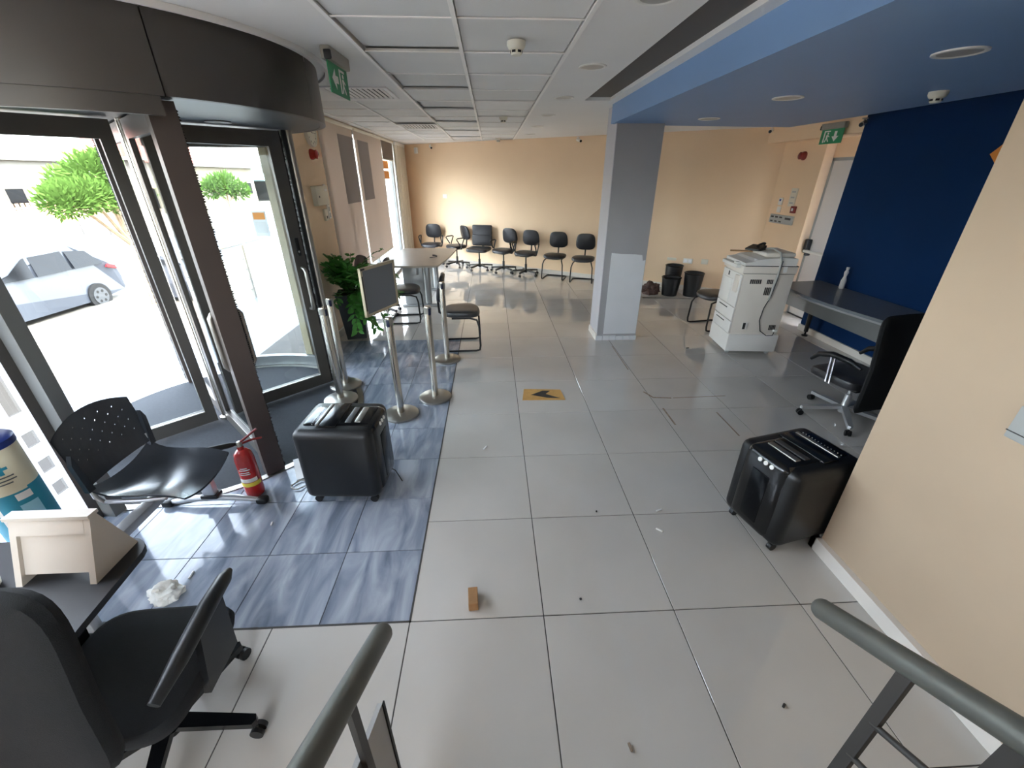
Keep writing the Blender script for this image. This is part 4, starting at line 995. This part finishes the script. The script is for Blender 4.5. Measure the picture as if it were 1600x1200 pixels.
# ------------------------------------------------------------------ ceiling fittings
def downlight(x, y, z, label, r=0.10):
    t = thing('downlight', label, 'ceiling light', (x, y, z), 0, 'round recessed downlights')
    MB().lathe([(r, 0.0), (r, -0.006), (r-0.012, -0.009), (r-0.022, -0.004), (r-0.022, 0.0), (r, 0.0)], 36).build('trim_ring', 'lamp_white', t)
    MB().lathe([(r-0.022, -0.004), (r-0.03, -0.0015), (0.0, -0.0012)], 36).build('reflector', 'lamp_inner_shaded', t)
    return t
DLn = ['nearest the camera on the white ceiling', 'nearest the dark slot on the white ceiling', 'second along the white ceiling row', 'third along the white ceiling row', 'fourth along the white ceiling row', 'farthest along the white ceiling row']
for i, y in enumerate((2.36, 3.66, 4.97, 6.31, 7.65, 8.98)): downlight(0.755, y, CZ, 'round white downlight ' + DLn[i])
for y, l in ((2.34, 'nearest on the blue canopy'), (3.60, 'in the middle of the blue canopy'), (4.84, 'at the far end of the blue canopy, near the column')): downlight(2.22, y, 2.525, 'round white downlight ' + l, 0.105)
def detector(x, y, z, label):
    t = thing('smoke_detector', label, 'smoke detector', (x, y, z), 0, 'ceiling smoke detectors')
    MB().lathe([(0.055, 0), (0.055, -0.018), (0.046, -0.035), (0.038, -0.040), (0, -0.040)], 28).build('base', 'detector', t)
    MB().lathe([(0.034, -0.040), (0.034, -0.058), (0.028, -0.066), (0, -0.068)], 24).build('chamber', 'detector', t)
    for k in range(6):
        b = MB(RZ(60*k)); b.box(0.031, 0.0355, -0.011, 0.011, -0.056, -0.044); b.build('vent', 'grille_dark', t)
detector(0.17, 3.07, CZ, 'white smoke detector nearest the camera on the panelled ceiling'); detector(0.19, 6.5, CZ, 'white smoke detector halfway along the panelled ceiling')
detector(0.18, 9.9, CZ, 'white smoke detector farthest away on the panelled ceiling'); detector(3.10, 3.31, 2.525, 'white smoke detector on the blue canopy')
def grille(x, y, label):
    t = thing('air_grille', label, 'air vent', (x, y, CZ), 0, 'ceiling air grilles')
    b = MB(); b.box(-0.30, 0.30, -0.30, -0.26, -0.012, 0.0); b.box(-0.30, 0.30, 0.26, 0.30, -0.012, 0.0); b.box(-0.30, -0.26, -0.26, 0.26, -0.012, 0); b.box(0.26, 0.30, -0.26, 0.26, -0.012, 0); b.build('frame', 'grille_white', t)
    MB().box(-0.26, 0.26, -0.26, 0.26, -0.002, -0.001).build('duct_backing', 'grille_dark', t)
    for k in range(11):
        b = MB(T(-0.235+0.047*k, 0, -0.007) @ RY(-35)); b.box(-0.010, 0.010, -0.26, 0.26, -0.001, 0.001); b.build('slat', 'grille_white', t)
grille(-1.20, 4.78, 'square white air grille beside the hanging exit sign'); grille(-1.09, 7.65, 'square white air grille farther down the ceiling near the blinds')

def exit_sign(name, label, loc, rz, arrow, wv=0.30):
    t = thing(name, label, 'exit sign', loc, rz, 'green emergency exit signs')
    MB().rbox((0, 0, -0.035), (wv+0.02, 0.06, 0.07), 0.008, 2).build('housing', 'sign_grey', t)
    MB().rbox((-wv/2-0.004, -0.012, -0.045), (0.022, 0.045, 0.05), 0.008, 2).build('test_lamp', 'black_plastic', t)
    MB().box(-wv/2, wv/2, -0.003, 0.003, -0.235, -0.07).build('sign_plate', 'green_sign', t)
    for sd in (-1, 1):
        Q = Matrix(((1, 0, 0, 0), (0, 0, sd, sd*0.0032), (0, 1, 0, -0.1525), (0, 0, 0, 1)))
        g = MB(); ax = -0.065 if arrow == 'L' else 0.06
        if arrow == 'L': g.prism([(ax-0.06, 0), (ax, 0.055), (ax, 0.02), (ax+0.045, 0.02), (ax+0.045, -0.02), (ax, -0.02), (ax, -0.055)], 0, 0.001, Q)
        else: g.prism([(ax, -0.06), (ax+0.055, 0), (ax+0.02, 0), (ax+0.02, 0.055), (ax-0.02, 0.055), (ax-0.02, 0), (ax-0.055, 0)], 0, 0.001, Q)
        g.build('arrow', 'white_print', t)
        mx = 0.065 if arrow == 'L' else -0.075
        g = MB()
        g.prism([(mx-0.055, -0.065), (mx-0.035, -0.065), (mx-0.035, 0.065), (mx-0.055, 0.065)], 0, 0.001, Q)
        g.prism([(mx-0.055, 0.055), (mx+0.045, 0.055), (mx+0.045, 0.068), (mx-0.055, 0.068)], 0, 0.001, Q)
        g.build('doorway', 'white_print', t)
        g = MB(); g.prism([(mx+0.012+0.013*math.cos(a), 0.036+0.013*math.sin(a)) for a in [i*math.pi/5 for i in range(10)]], 0, 0.001, Q)
        g.prism([(mx-0.012, 0.018), (mx+0.022, 0.020), (mx+0.014, -0.018), (mx-0.008, -0.018)], 0, 0.001, Q)
        g.prism([(mx-0.008, -0.016), (mx+0.010, -0.016), (mx-0.012, -0.062), (mx-0.026, -0.058)], 0, 0.001, Q)
        g.prism([(mx+0.002, -0.016), (mx+0.014, -0.016), (mx+0.04, -0.045), (mx+0.046, -0.062), (mx+0.028, -0.056)], 0, 0.001, Q)
        g.prism([(mx+0.018, 0.018), (mx+0.046, 0.0), (mx+0.042, -0.008), (mx+0.016, 0.006)], 0, 0.001, Q)
        g.build('running_figure', 'white_print', t)
    return t
exit_sign('exit_sign', 'green exit sign with left arrow hanging from the ceiling by the revolving door', (-0.975, 3.36, CZ), 88, 'L', 0.34)
exit_sign('exit_sign', 'green exit sign with down arrow above the white door', (4.44, 6.05, 2.62), -86, 'D', 0.36)

def wall_camera(label, loc, rz, m='white_plastic'):
    t = thing('security_camera', label, 'security camera', loc, rz, 'small wall cameras')
    MB().lathe([(0, 0), (0.03, 0), (0.03, -0.012), (0, -0.012)], 16).build('mount', m, t)
    MB().tube([(0, 0, -0.01), (0, -0.02, -0.05)], 0.010, 8).build('arm', m, t)
    MB().tube([(0, 0.03, -0.045), (0, -0.02, -0.055), (0, -0.10, -0.075)], 0.026, 12).build('housing', m, t)
    MB().tube([(0, -0.098, -0.0745), (0, -0.112, -0.078)], 0.022, 12).build('lens', 'black_gloss', t)
wall_camera('small security camera on the back wall above the middle chairs', (1.72, 9.25, CZ-0.02), 20)
wall_camera('tiny dome camera high on the back wall near the left corner', (-1.40, 11.33, CZ-0.03), 20)
wall_camera('security camera under the boxed beam left of the exit door', (4.40, 7.35, 2.70), -40)
wall_camera('security camera at the top corner of the blue wall', (4.42, 5.55, 2.62), -50, 'steel_dull')

def plate(name, label, cat, o, nrm, w_, h_, d_, m='white_plastic', extra=(), group=None):
    """small flat fitting on a wall; o = centre on the wall surface, nrm = heading (deg) of outward normal"""
    t = thing(name, label, cat, o, nrm+90, group)      # local -Y points out of the wall
    MB().rbox((0, -d_/2, 0), (w_, d_, h_), min(0.006, d_*0.3), 2).build('body', m, t)
    for (nm, x, z, ww, hh, mm) in extra:
        MB().box(x-ww/2, x+ww/2, -d_-0.003, -d_+0.001, z-hh/2, z+hh/2).build(nm, mm, t)
    return t
BN = math.degrees(math.atan2(-0.834, -0.552))
def bw(x): return (x, backY(x), 0)
plate('wall_socket', 'white double switch plate on the back wall above the leftmost chairs', 'switch', (-1.12, backY(-1.12), 1.57), BN, 0.13, 0.09, 0.012, 'white_plastic', (('rocker', -0.03, 0, 0.045, 0.06, 'paper'), ('rocker', 0.03, 0, 0.045, 0.06, 'paper')))
plate('motion_sensor', 'small white motion sensor high in the far left corner', 'sensor', (-1.78, backY(-1.78), 2.57), BN, 0.08, 0.13, 0.06)
plate('wall_socket', 'white socket plate low on the back wall right of the column', 'socket', (3.77, backY(3.77), 0.55), BN, 0.17, 0.09, 0.015, 'white_plastic', (('outlet', -0.04, 0, 0.05, 0.05, 'paper'), ('outlet', 0.04, 0, 0.05, 0.05, 'paper')))
plate('cable_cover', 'cream blank plate low on the back wall beside the white socket', 'cover plate', (3.52, backY(3.52), 0.56), BN, 0.17, 0.05, 0.012, 'cream_plastic')
plate('wall_socket', 'pale socket plate low on the back wall above the photocopier side', 'socket', (4.02, backY(4.02), 0.56), BN, 0.12, 0.09, 0.012, 'cream_plastic')
plate('wall_socket', 'white socket on the back wall just right of the column', 'socket', (3.02, backY(3.02), 0.62), BN, 0.10, 0.09, 0.012, 'cream_plastic')
# right wall fittings
plate('switch_panel', 'cream panel of three switches above the fire call point', 'switch', (4.72, 6.87, 1.71), 180, 0.15, 0.26, 0.012, 'cream_plastic', tuple(('rocker', 0, z, 0.08, 0.02, 'grey_plastic') for z in (-0.08, 0, 0.08)))
plate('fire_call_point', 'red fire call point on the short cream wall', 'alarm', (4.72, 6.77, 1.54), 180, 0.10, 0.10, 0.035, 'red_dark', (('press_panel', 0, 0, 0.04, 0.04, 'paper'),))
plate('card_reader', 'white keypad plate left of the fire call point', 'keypad', (4.72, 7.14, 1.64), 180, 0.09, 0.11, 0.02, 'white_plastic', (('display', 0, 0.02, 0.04, 0.03, 'totem_blue'),))
plate('wall_switch', 'small white switch under the keypad plate', 'switch', (4.72, 7.14, 1.52), 180, 0.09, 0.09, 0.012)
plate('socket_strip', 'grey strip of coat hooks and sockets on the short cream wall', 'socket strip', (4.72, 7.00, 1.38), 180, 0.58, 0.13, 0.03, 'grey_plastic', tuple(('socket', x, 0.03, 0.07, 0.025, 'dark_plastic') for x in (-0.22, -0.11, 0.0)) + tuple(('hook', x, -0.035, 0.06, 0.02, 'dark_plastic') for x in (-0.22, -0.11, 0.0)) + (('label_print', 0.18, 0.02, 0.14, 0.03, 'dark_plastic'),))
sn = thing('alarm_sounder', 'dark red alarm sounder on the short cream wall', 'alarm', (4.72, 6.88, 2.28), -90); MB(RX(90)).lathe([(0.06, 0), (0.06, 0.02), (0.045, 0.05), (0.05, 0.07), (0.03, 0.085), (0, 0.085)], 24).build('horn', 'red_dark', sn)
# left wall fittings (normal +X)
sn = thing('alarm_sounder', 'red alarm sounder under the wall clock beside the revolving door', 'alarm', (-2.15, 5.80, 2.24), 90); MB(RX(90)).lathe([(0.06, 0), (0.06, 0.02), (0.045, 0.05), (0.05, 0.07), (0.03, 0.085), (0, 0.085)], 24).build('horn', 'red_paint', sn)
ck = thing('wall_clock', 'round white wall clock on the cream pier near the door', 'clock', (-2.15, 5.86, 2.47), 90)
MB(RX(90)).lathe([(0, 0), (0.15, 0), (0.155, 0.02), (0.15, 0.04), (0.135, 0.04), (0.135, 0.03), (0, 0.03)], 40).build('case', 'clock_face', ck)
b = MB(); b.box(-0.004, 0.004, -0.033, -0.031, 0, 0.09); b.box(0, 0.07, -0.033, -0.031, -0.004, 0.004); b.build('hands', 'black_plastic', ck)
for k in range(12):
    b = MB(RY(30*k)); b.box(-0.003, 0.003, -0.033, -0.031, 0.10, 0.12); b.build('hour_mark', 'black_plastic', ck)
plate('control_box', 'beige electrical control box on the cream pier by the door', 'electrical box', (-2.15, 5.78, 1.79), 0, 0.40, 0.22, 0.06, 'cream_plastic', (('label_print', 0.12, 0.06, 0.10, 0.025, 'white_print'), ('keyhole', -0.12, -0.01, 0.02, 0.02, 'dark_plastic')))
plate('wall_switch', 'tall white switch plate right of the control box', 'switch', (-2.15, 6.02, 1.84), 0, 0.08, 0.14, 0.015, 'white_plastic')
plate('switch_panel', 'white panel of three switches under the control box', 'switch', (-2.15, 6.04, 1.62), 0, 0.09, 0.24, 0.015, 'white_plastic', tuple(('rocker', 0, z, 0.04, 0.05, 'grey_plastic') for z in (-0.075, 0, 0.075)))
plate('door_switch', 'small square key switch below the control box', 'switch', (-2.15, 5.88, 1.56), 0, 0.10, 0.14, 0.03, 'cream_plastic', (('keyhole', 0, -0.03, 0.03, 0.03, 'dark_plastic'),))
plate('wall_box', 'pale grey plastic wall box on the cream partition at the right edge', 'wall box', (1.92, 1.10, 1.20), 180, 0.22, 0.13, 0.03, 'grey_plastic', (('seam', 0, -0.035, 0.22, 0.003, 'dark_plastic'),))
ys_ = MB(T(4.475, 3.93, 2.18) @ RX(45)); ys_.box(-0.006, 0.0, -0.07, 0.07, -0.07, 0.07); tag(ys_.build('warning_sign', 'orange_sign'), 'small orange diamond sign on the blue wall at the partition edge', 'sign')

# ------------------------------------------------------------------ litter on the floor
cbd = thing('cardboard_sheet', 'flat piece of tan cardboard with a dark tear in the middle of the floor', 'cardboard', (0.47, 3.72, 0), -3)
MB().prism([(-0.19, -0.11), (0.24, -0.10), (0.21, 0.12), (-0.17, 0.13)], 0.001, 0.005).build('sheet', 'cardboard', cbd)
MB().prism([(-0.10, 0.0), (0.02, 0.09), (0.10, 0.09), (0.05, 0.02), (0.19, -0.07), (0.06, -0.06)], 0.005, 0.0065).build('dark_tear', 'dark_plastic', cbd)
b = MB(RZ(4)); b.rbox((0, 0, 0.03), (0.05, 0.10, 0.055), 0.003, 1); o = b.build('wood_block', 'wood_block', None, (-0.135, 1.44, 0)); tag(o, 'small brown cardboard block lying on the nearest white tiles', 'block')
for i, (x, y, a, L, m_, lb) in enumerate((
        (-0.09, 2.82, 60, 0.05, 'paper', 'tiny white paper roll on the white tiles beyond the brown block'),
        (1.08, 2.05, 20, 0.045, 'paper', 'tiny white paper roll on the tiles left of the right shredder'),
        (1.02, 1.88, -40, 0.045, 'tissue', 'tiny pale scrap on the tiles between block and right shredder'),
        (0.50, 0.79, 100, 0.03, 'mortar', 'tiny brown scrap on the nearest tiles at the bottom'),
        (0.66, 2.06, 80, 0.012, 'dark_plastic', 'tiny dark speck in the middle of the white tiles'),
        (0.43, 1.43, 10, 0.012, 'dark_plastic', 'tiny dark speck beside a tile joint in front'),
        (1.19, 0.9, 40, 0.02, 'dark_plastic', 'tiny dark chip on the tiles by the right handrail'),
        (-1.72, 1.68, 95, 0.05, 'paper', 'tiny white roll beside the crumpled bag on the marble'),
        (-1.45, 2.05, 100, 0.03, 'paper', 'tiny white scrap on the marble in front of the extinguisher'),
        (2.52, 4.92, 10, 0.04, 'dark_plastic', 'tiny dark crumb on the tiles left of the photocopier'))):
    b = MB(RZ(a)); b.rbox((0, 0, 0.006), (L, 0.010, 0.010), 0.003, 2); o = b.build('paper_scrap', m_, None, (x, y, 0)); tag(o, lb, 'scrap', 'scraps littering the floor')
# dark stains along the joints near the column are thin patches of old mortar
st_ = MB()
def smear(pts, w_):
    for (a, b2) in zip(pts, pts[1:]):
        A, B = Vector((*a, 0)), Vector((*b2, 0)); d = (B-A); L = d.length; ang = math.degrees(math.atan2(d.y, d.x))
        st_.box(0, L, -w_/2, w_/2, 0.0, 0.0012, T(A.x, A.y, 0.0) @ RZ(ang))
# thin residue
smear([(1.56, 5.05), (1.55, 4.3)], 0.010); smear([(1.545, 3.75), (1.60, 3.62), (1.78, 3.60)], 0.018); smear([(1.80, 3.60), (2.35, 3.62)], 0.010); smear([(1.62, 3.40), (1.62, 3.1)], 0.016); smear([(2.1, 3.3), (2.1, 2.9)], 0.012)
o = st_.build('mortar_streak', 'mortar', struct_floor)

# ------------------------------------------------------------------ outside: landing, pavement, road
GZ = -0.85
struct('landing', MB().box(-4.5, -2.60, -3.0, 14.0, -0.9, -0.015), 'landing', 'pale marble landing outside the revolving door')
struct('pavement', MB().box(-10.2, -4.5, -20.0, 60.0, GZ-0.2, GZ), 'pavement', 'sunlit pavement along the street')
pv = bpy.data.objects['pavement']
pv0 = None
for i in range(6):
    for j in range(14):
        x = -4.95-0.62*i; y = 2.2+0.62*j
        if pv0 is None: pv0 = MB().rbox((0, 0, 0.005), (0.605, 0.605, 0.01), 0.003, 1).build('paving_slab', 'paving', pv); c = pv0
        else: c = pv0.copy(); COL.objects.link(c); c.parent = pv
        c.location = (x, y, GZ)
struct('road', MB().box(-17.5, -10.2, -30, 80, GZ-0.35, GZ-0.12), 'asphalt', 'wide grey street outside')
rl = MB(); rl.box(-14.0, -13.85, -20, 80, GZ-0.12, GZ-0.115); rl.build('road_line', 'road_line', bpy.data.objects['road'])
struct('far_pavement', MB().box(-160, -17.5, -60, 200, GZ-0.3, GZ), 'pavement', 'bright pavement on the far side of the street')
# railing beside the landing steps
rg = thing('step_railing', 'silver railing beside the entrance steps outside', 'railing', (0, 0, 0))
P0, P1 = Vector((-4.42, 6.1, 0)), Vector((-4.42, 9.6, 0))
for q in (0, 0.02, 0.5, 1.0):
    p = P0.lerp(P1, q); b = MB(); b.box(p.x-0.02, p.x+0.02, p.y-0.03, p.y+0.03, -0.015, 0.92); b.build('post', 'steel_dull', rg)
b = MB(); b.tube([P0+Vector((0, -0.1, 0.95)), P1+Vector((0, 0, 0.95))], 0.025, 10); b.build('top_rail', 'steel', rg)
for z in (0.15, 0.33, 0.51, 0.69): MB().tube([P0+Vector((0, 0, z)), P1+Vector((0, 0, z))], 0.008, 8).build('bar', 'steel_dull', rg)

# parked car: local x = forward (world -Y), y = width
ca = thing('parked_car', 'silver hatchback parked at the kerb outside', 'car', (-10.65, 10.75, GZ-0.12), -90)
side = [(-0.80, 0.30), (-0.84, 0.62), (-0.78, 0.86), (-0.62, 1.00), (-0.30, 1.42), (0.10, 1.52), (1.2, 1.50), (2.0, 1.10), (3.0, 0.92), (3.25, 0.75), (3.3, 0.35), (2.75, 0.25), (0.35, 0.22), (-0.35, 0.25)]
b = MB(); n = len(side); ws = lambda z: 0.82 if z < 0.95 else 0.82-0.30*(z-0.95)
vs = [(x, -ws(z), z) for x, z in side]+[(x, ws(z), z) for x, z in side]
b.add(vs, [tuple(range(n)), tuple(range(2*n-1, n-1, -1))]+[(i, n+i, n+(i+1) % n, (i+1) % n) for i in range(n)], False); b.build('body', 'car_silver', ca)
for s in (-1, 1):
    def wq(x, z): return (x, s*(ws(z)+0.008), z)
    for q in ([(-0.46, 1.02), (0.30, 1.02), (0.28, 1.42), (-0.22, 1.36)], [(0.38, 1.02), (1.20, 1.02), (1.12, 1.42), (0.36, 1.43)], [(1.28, 1.02), (1.95, 1.04), (1.28, 1.40), (1.2, 1.42)]):
        b = MB(); b.add([wq(*p) for p in q], [(0, 1, 2, 3)]); b.build('side_window', 'car_glass', ca)
    for x in (0.0, 2.5):
        b = MB(); b.tube([(x, s*0.66, 0.30), (x, s*0.85, 0.30)], 0.31, 28); ty = b.build('wheel', 'tyre', ca)
        b = MB(); b.tube([(x, s*0.845, 0.30), (x, s*0.862, 0.30)], 0.205, 24); hc = b.build('hubcap', 'hubcap', ty)
        for k in range(6):
            a = R(60*k); b = MB(); b.tube([(x+0.13*math.cos(a), s*0.855, 0.30+0.13*math.sin(a)), (x+0.13*math.cos(a), s*0.866, 0.30+0.13*math.sin(a))], 0.035, 8); b.build('wheel_hole', 'tyre', ty)
    b = MB(); b.prism([(-0.80, 0.82), (-0.50, 0.92), (-0.56, 0.98), (-0.76, 0.92)], s*0.80, s*0.84, Matrix(((1, 0, 0, 0), (0, 0, 1, 0), (0, 1, 0, 0), (0, 0, 0, 1)))); b.build('tail_light', 'tail_light', ca)
b = MB(); b.add([(-0.595, -0.62, 1.05), (-0.595, 0.62, 1.05), (-0.325, 0.56, 1.40), (-0.325, -0.56, 1.40)], [(0, 1, 2, 3)]); b.build('rear_window', 'car_glass', ca)
b = MB(); b.rbox((-0.83, 0, 0.42), (0.10, 1.60, 0.20), 0.03); b.build('bumper', 'car_silver', ca)

def tree(label, base, H_, trunk_r, lean, blobs, n, seed, ls=0.22):
    rr = random.Random(seed); t = thing('street_tree', label, 'tree', base, 0, 'trees along the street')
    top = Vector((lean[0], lean[1], H_))
    b = MB(); b.tube([(0, 0, 0), top*0.35+Vector((0.03, 0, 0)), top*0.7, top], [trunk_r, trunk_r*0.8, trunk_r*0.6, trunk_r*0.25], 9)
    for bl in blobs: b.tube([top*0.55, Vector(bl[:3])*0.6+top*0.25, Vector(bl[:3])], [trunk_r*0.5, trunk_r*0.3, 0.015], 6)
    b.build('trunk', 'bark', t)
    lv = MB(); vs = []; fs = []
    for k in range(n):
        bl = blobs[rr.randrange(len(blobs))]; d = Vector((rr.gauss(0, 1), rr.gauss(0, 1), rr.gauss(0, 1))).normalized()*(rr.random()**0.45)
        p = Vector((bl[0]+d.x*bl[3], bl[1]+d.y*bl[3], bl[2]+d.z*bl[3]*0.7)); o = (d+Vector((rr.gauss(0, .5), rr.gauss(0, .5), 0.5+rr.gauss(0, .4)))).normalized()
        s_ = o.orthogonal().normalized(); L = ls*rr.uniform(0.6, 1.3); i0 = len(vs)
        vs += [p, p+o*L*0.5+s_*L*0.16, p+o*L, p+o*L*0.5-s_*L*0.16]; fs.append((i0, i0+1, i0+2, i0+3))
    lv.add(vs, fs); cr = lv.build('crown', 'leaf_thin', t); cr['kind'] = 'stuff'
tree('leafy green street tree with leaning trunk beside the parked car', (-8.45, 10.65, GZ), 2.6, 0.11, (0.0, -0.1), [(0, -1.25, 2.40, 0.42), (0.1, -0.85, 2.5, 0.42), (-0.1, -0.2, 2.95, 0.5), (0.1, 0.3, 2.75, 0.5), (0, 0.2, 3.1, 0.42), (0.1, -0.25, 2.45, 0.42), (0, 0.55, 2.4, 0.38)], 6500, 3, 0.13)
tree('smaller tree across the street in front of the white house', (-19.0, 21.9, GZ), 2.3, 0.10, (0, 0.2), [(0, 0, 2.6, 0.9), (0.3, -0.8, 2.2, 0.7), (-0.2, 0.8, 2.3, 0.7)], 1800, 5, 0.3)
tree('round tree in front of the turquoise awning down the street', (-18.0, 32.0, GZ), 2.2, 0.12, (0, 0), [(0, 0, 2.4, 0.9), (0.5, 0.5, 2.0, 0.7), (-0.5, -0.6, 2.1, 0.7)], 2000, 6, 0.3)
for k, (x, y, l) in enumerate(((-22.3, 25.1, 'dark bollard across the street, leftmost'), (-20.8, 25.0, 'dark bollard across the street, second from left'), (-19.5, 25.0, 'dark bollard across the street, third from left'), (-18.1, 24.9, 'dark bollard across the street, nearest the tree trunk'))):
    b = MB(); b.lathe([(0, 0), (0.06, 0), (0.05, 0.7), (0.03, 0.75), (0, 0.75)], 12); tag(b.build('bollard', 'bollard', None, (x, y, GZ)), l, 'bollard', 'bollards across the street')
def house(label, x0, x1, y0, y1, h, rh, wm='render_white', over=0.5):
    t = thing('house', label, 'house', ((x0+x1)/2, (y0+y1)/2, GZ)); a, c = (x1-x0)/2, (y1-y0)/2
    MB().box(-a, a, -c, c, 0, h).build('walls', wm, t)
    b = MB(); b.add([(-a-over, -c-over, h), (a+over, -c-over, h), (a+over, c+over, h), (-a-over, c+over, h), (0, -c*0.5, h+rh), (0, c*0.5, h+rh)], [(0, 1, 4), (1, 2, 5, 4), (2, 3, 5), (3, 0, 4, 5), (0, 3, 2, 1)]); b.build('roof', 'roof_tile', t)
    b = MB(); b.box(a+over-0.1, a+over, -c-over, c+over, h-0.18, h); b.build('eave_board', 'render_white', t)
    k = 0; y = -c+1.2
    while y < c-1.2:
        f = MB(); f.box(a, a+0.05, y, y+1.2, 1.0, 2.3); wo = f.build('window', 'render_cream', t); MB().box(a+0.05, a+0.06, y+0.08, y+1.12, 1.08, 2.22).build('pane', 'car_glass', wo); y += 3.2
    return t
house('white house with red tiled roof across the street, left', -40, -28, 20, 34, 3.9, 2.4)
house('cream house with red tiled roof farther along the street', -40, -28, 40, 56, 3.9, 2.4, 'render_cream')
sh = thing('shop', 'white shop with a turquoise awning far down the street', 'building', (-36, 66, GZ))
MB().box(-8, 8, -5, 5, 0, 4.2).build('walls', 'render_white', sh)
b = MB(); b.prism([(-5, 3.2), (-7.5, 2.5), (-7.4, 2.4), (-5, 3.0)], -8, 8, Matrix(((0, 0, 1, 0), (1, 0, 0, 0), (0, 1, 0, 0), (0, 0, 0, 1)))); b.build('awning', 'awning', sh)
for k in range(5): MB().box(-7+k*3, -5+k*3, -5.05, -5.0, 0.1, 2.3).build('shop_window', 'car_glass', sh)
fc = thing('wooden_fence', 'brown slatted fence across the street behind the bollards', 'fence', (-26.5, 29.5, GZ))
for k in range(26): MB().box(-0.03, 0.03, -4+k*0.3, -4+k*0.3+0.16, 0.1, 1.5).build('slat', 'fence_wood', fc)
MB().box(-0.06, -0.03, -4.1, 3.8, 1.2, 1.3).build('rail', 'fence_wood', fc); MB().box(-0.06, -0.03, -4.1, 3.8, 0.4, 0.5).build('rail', 'fence_wood', fc)
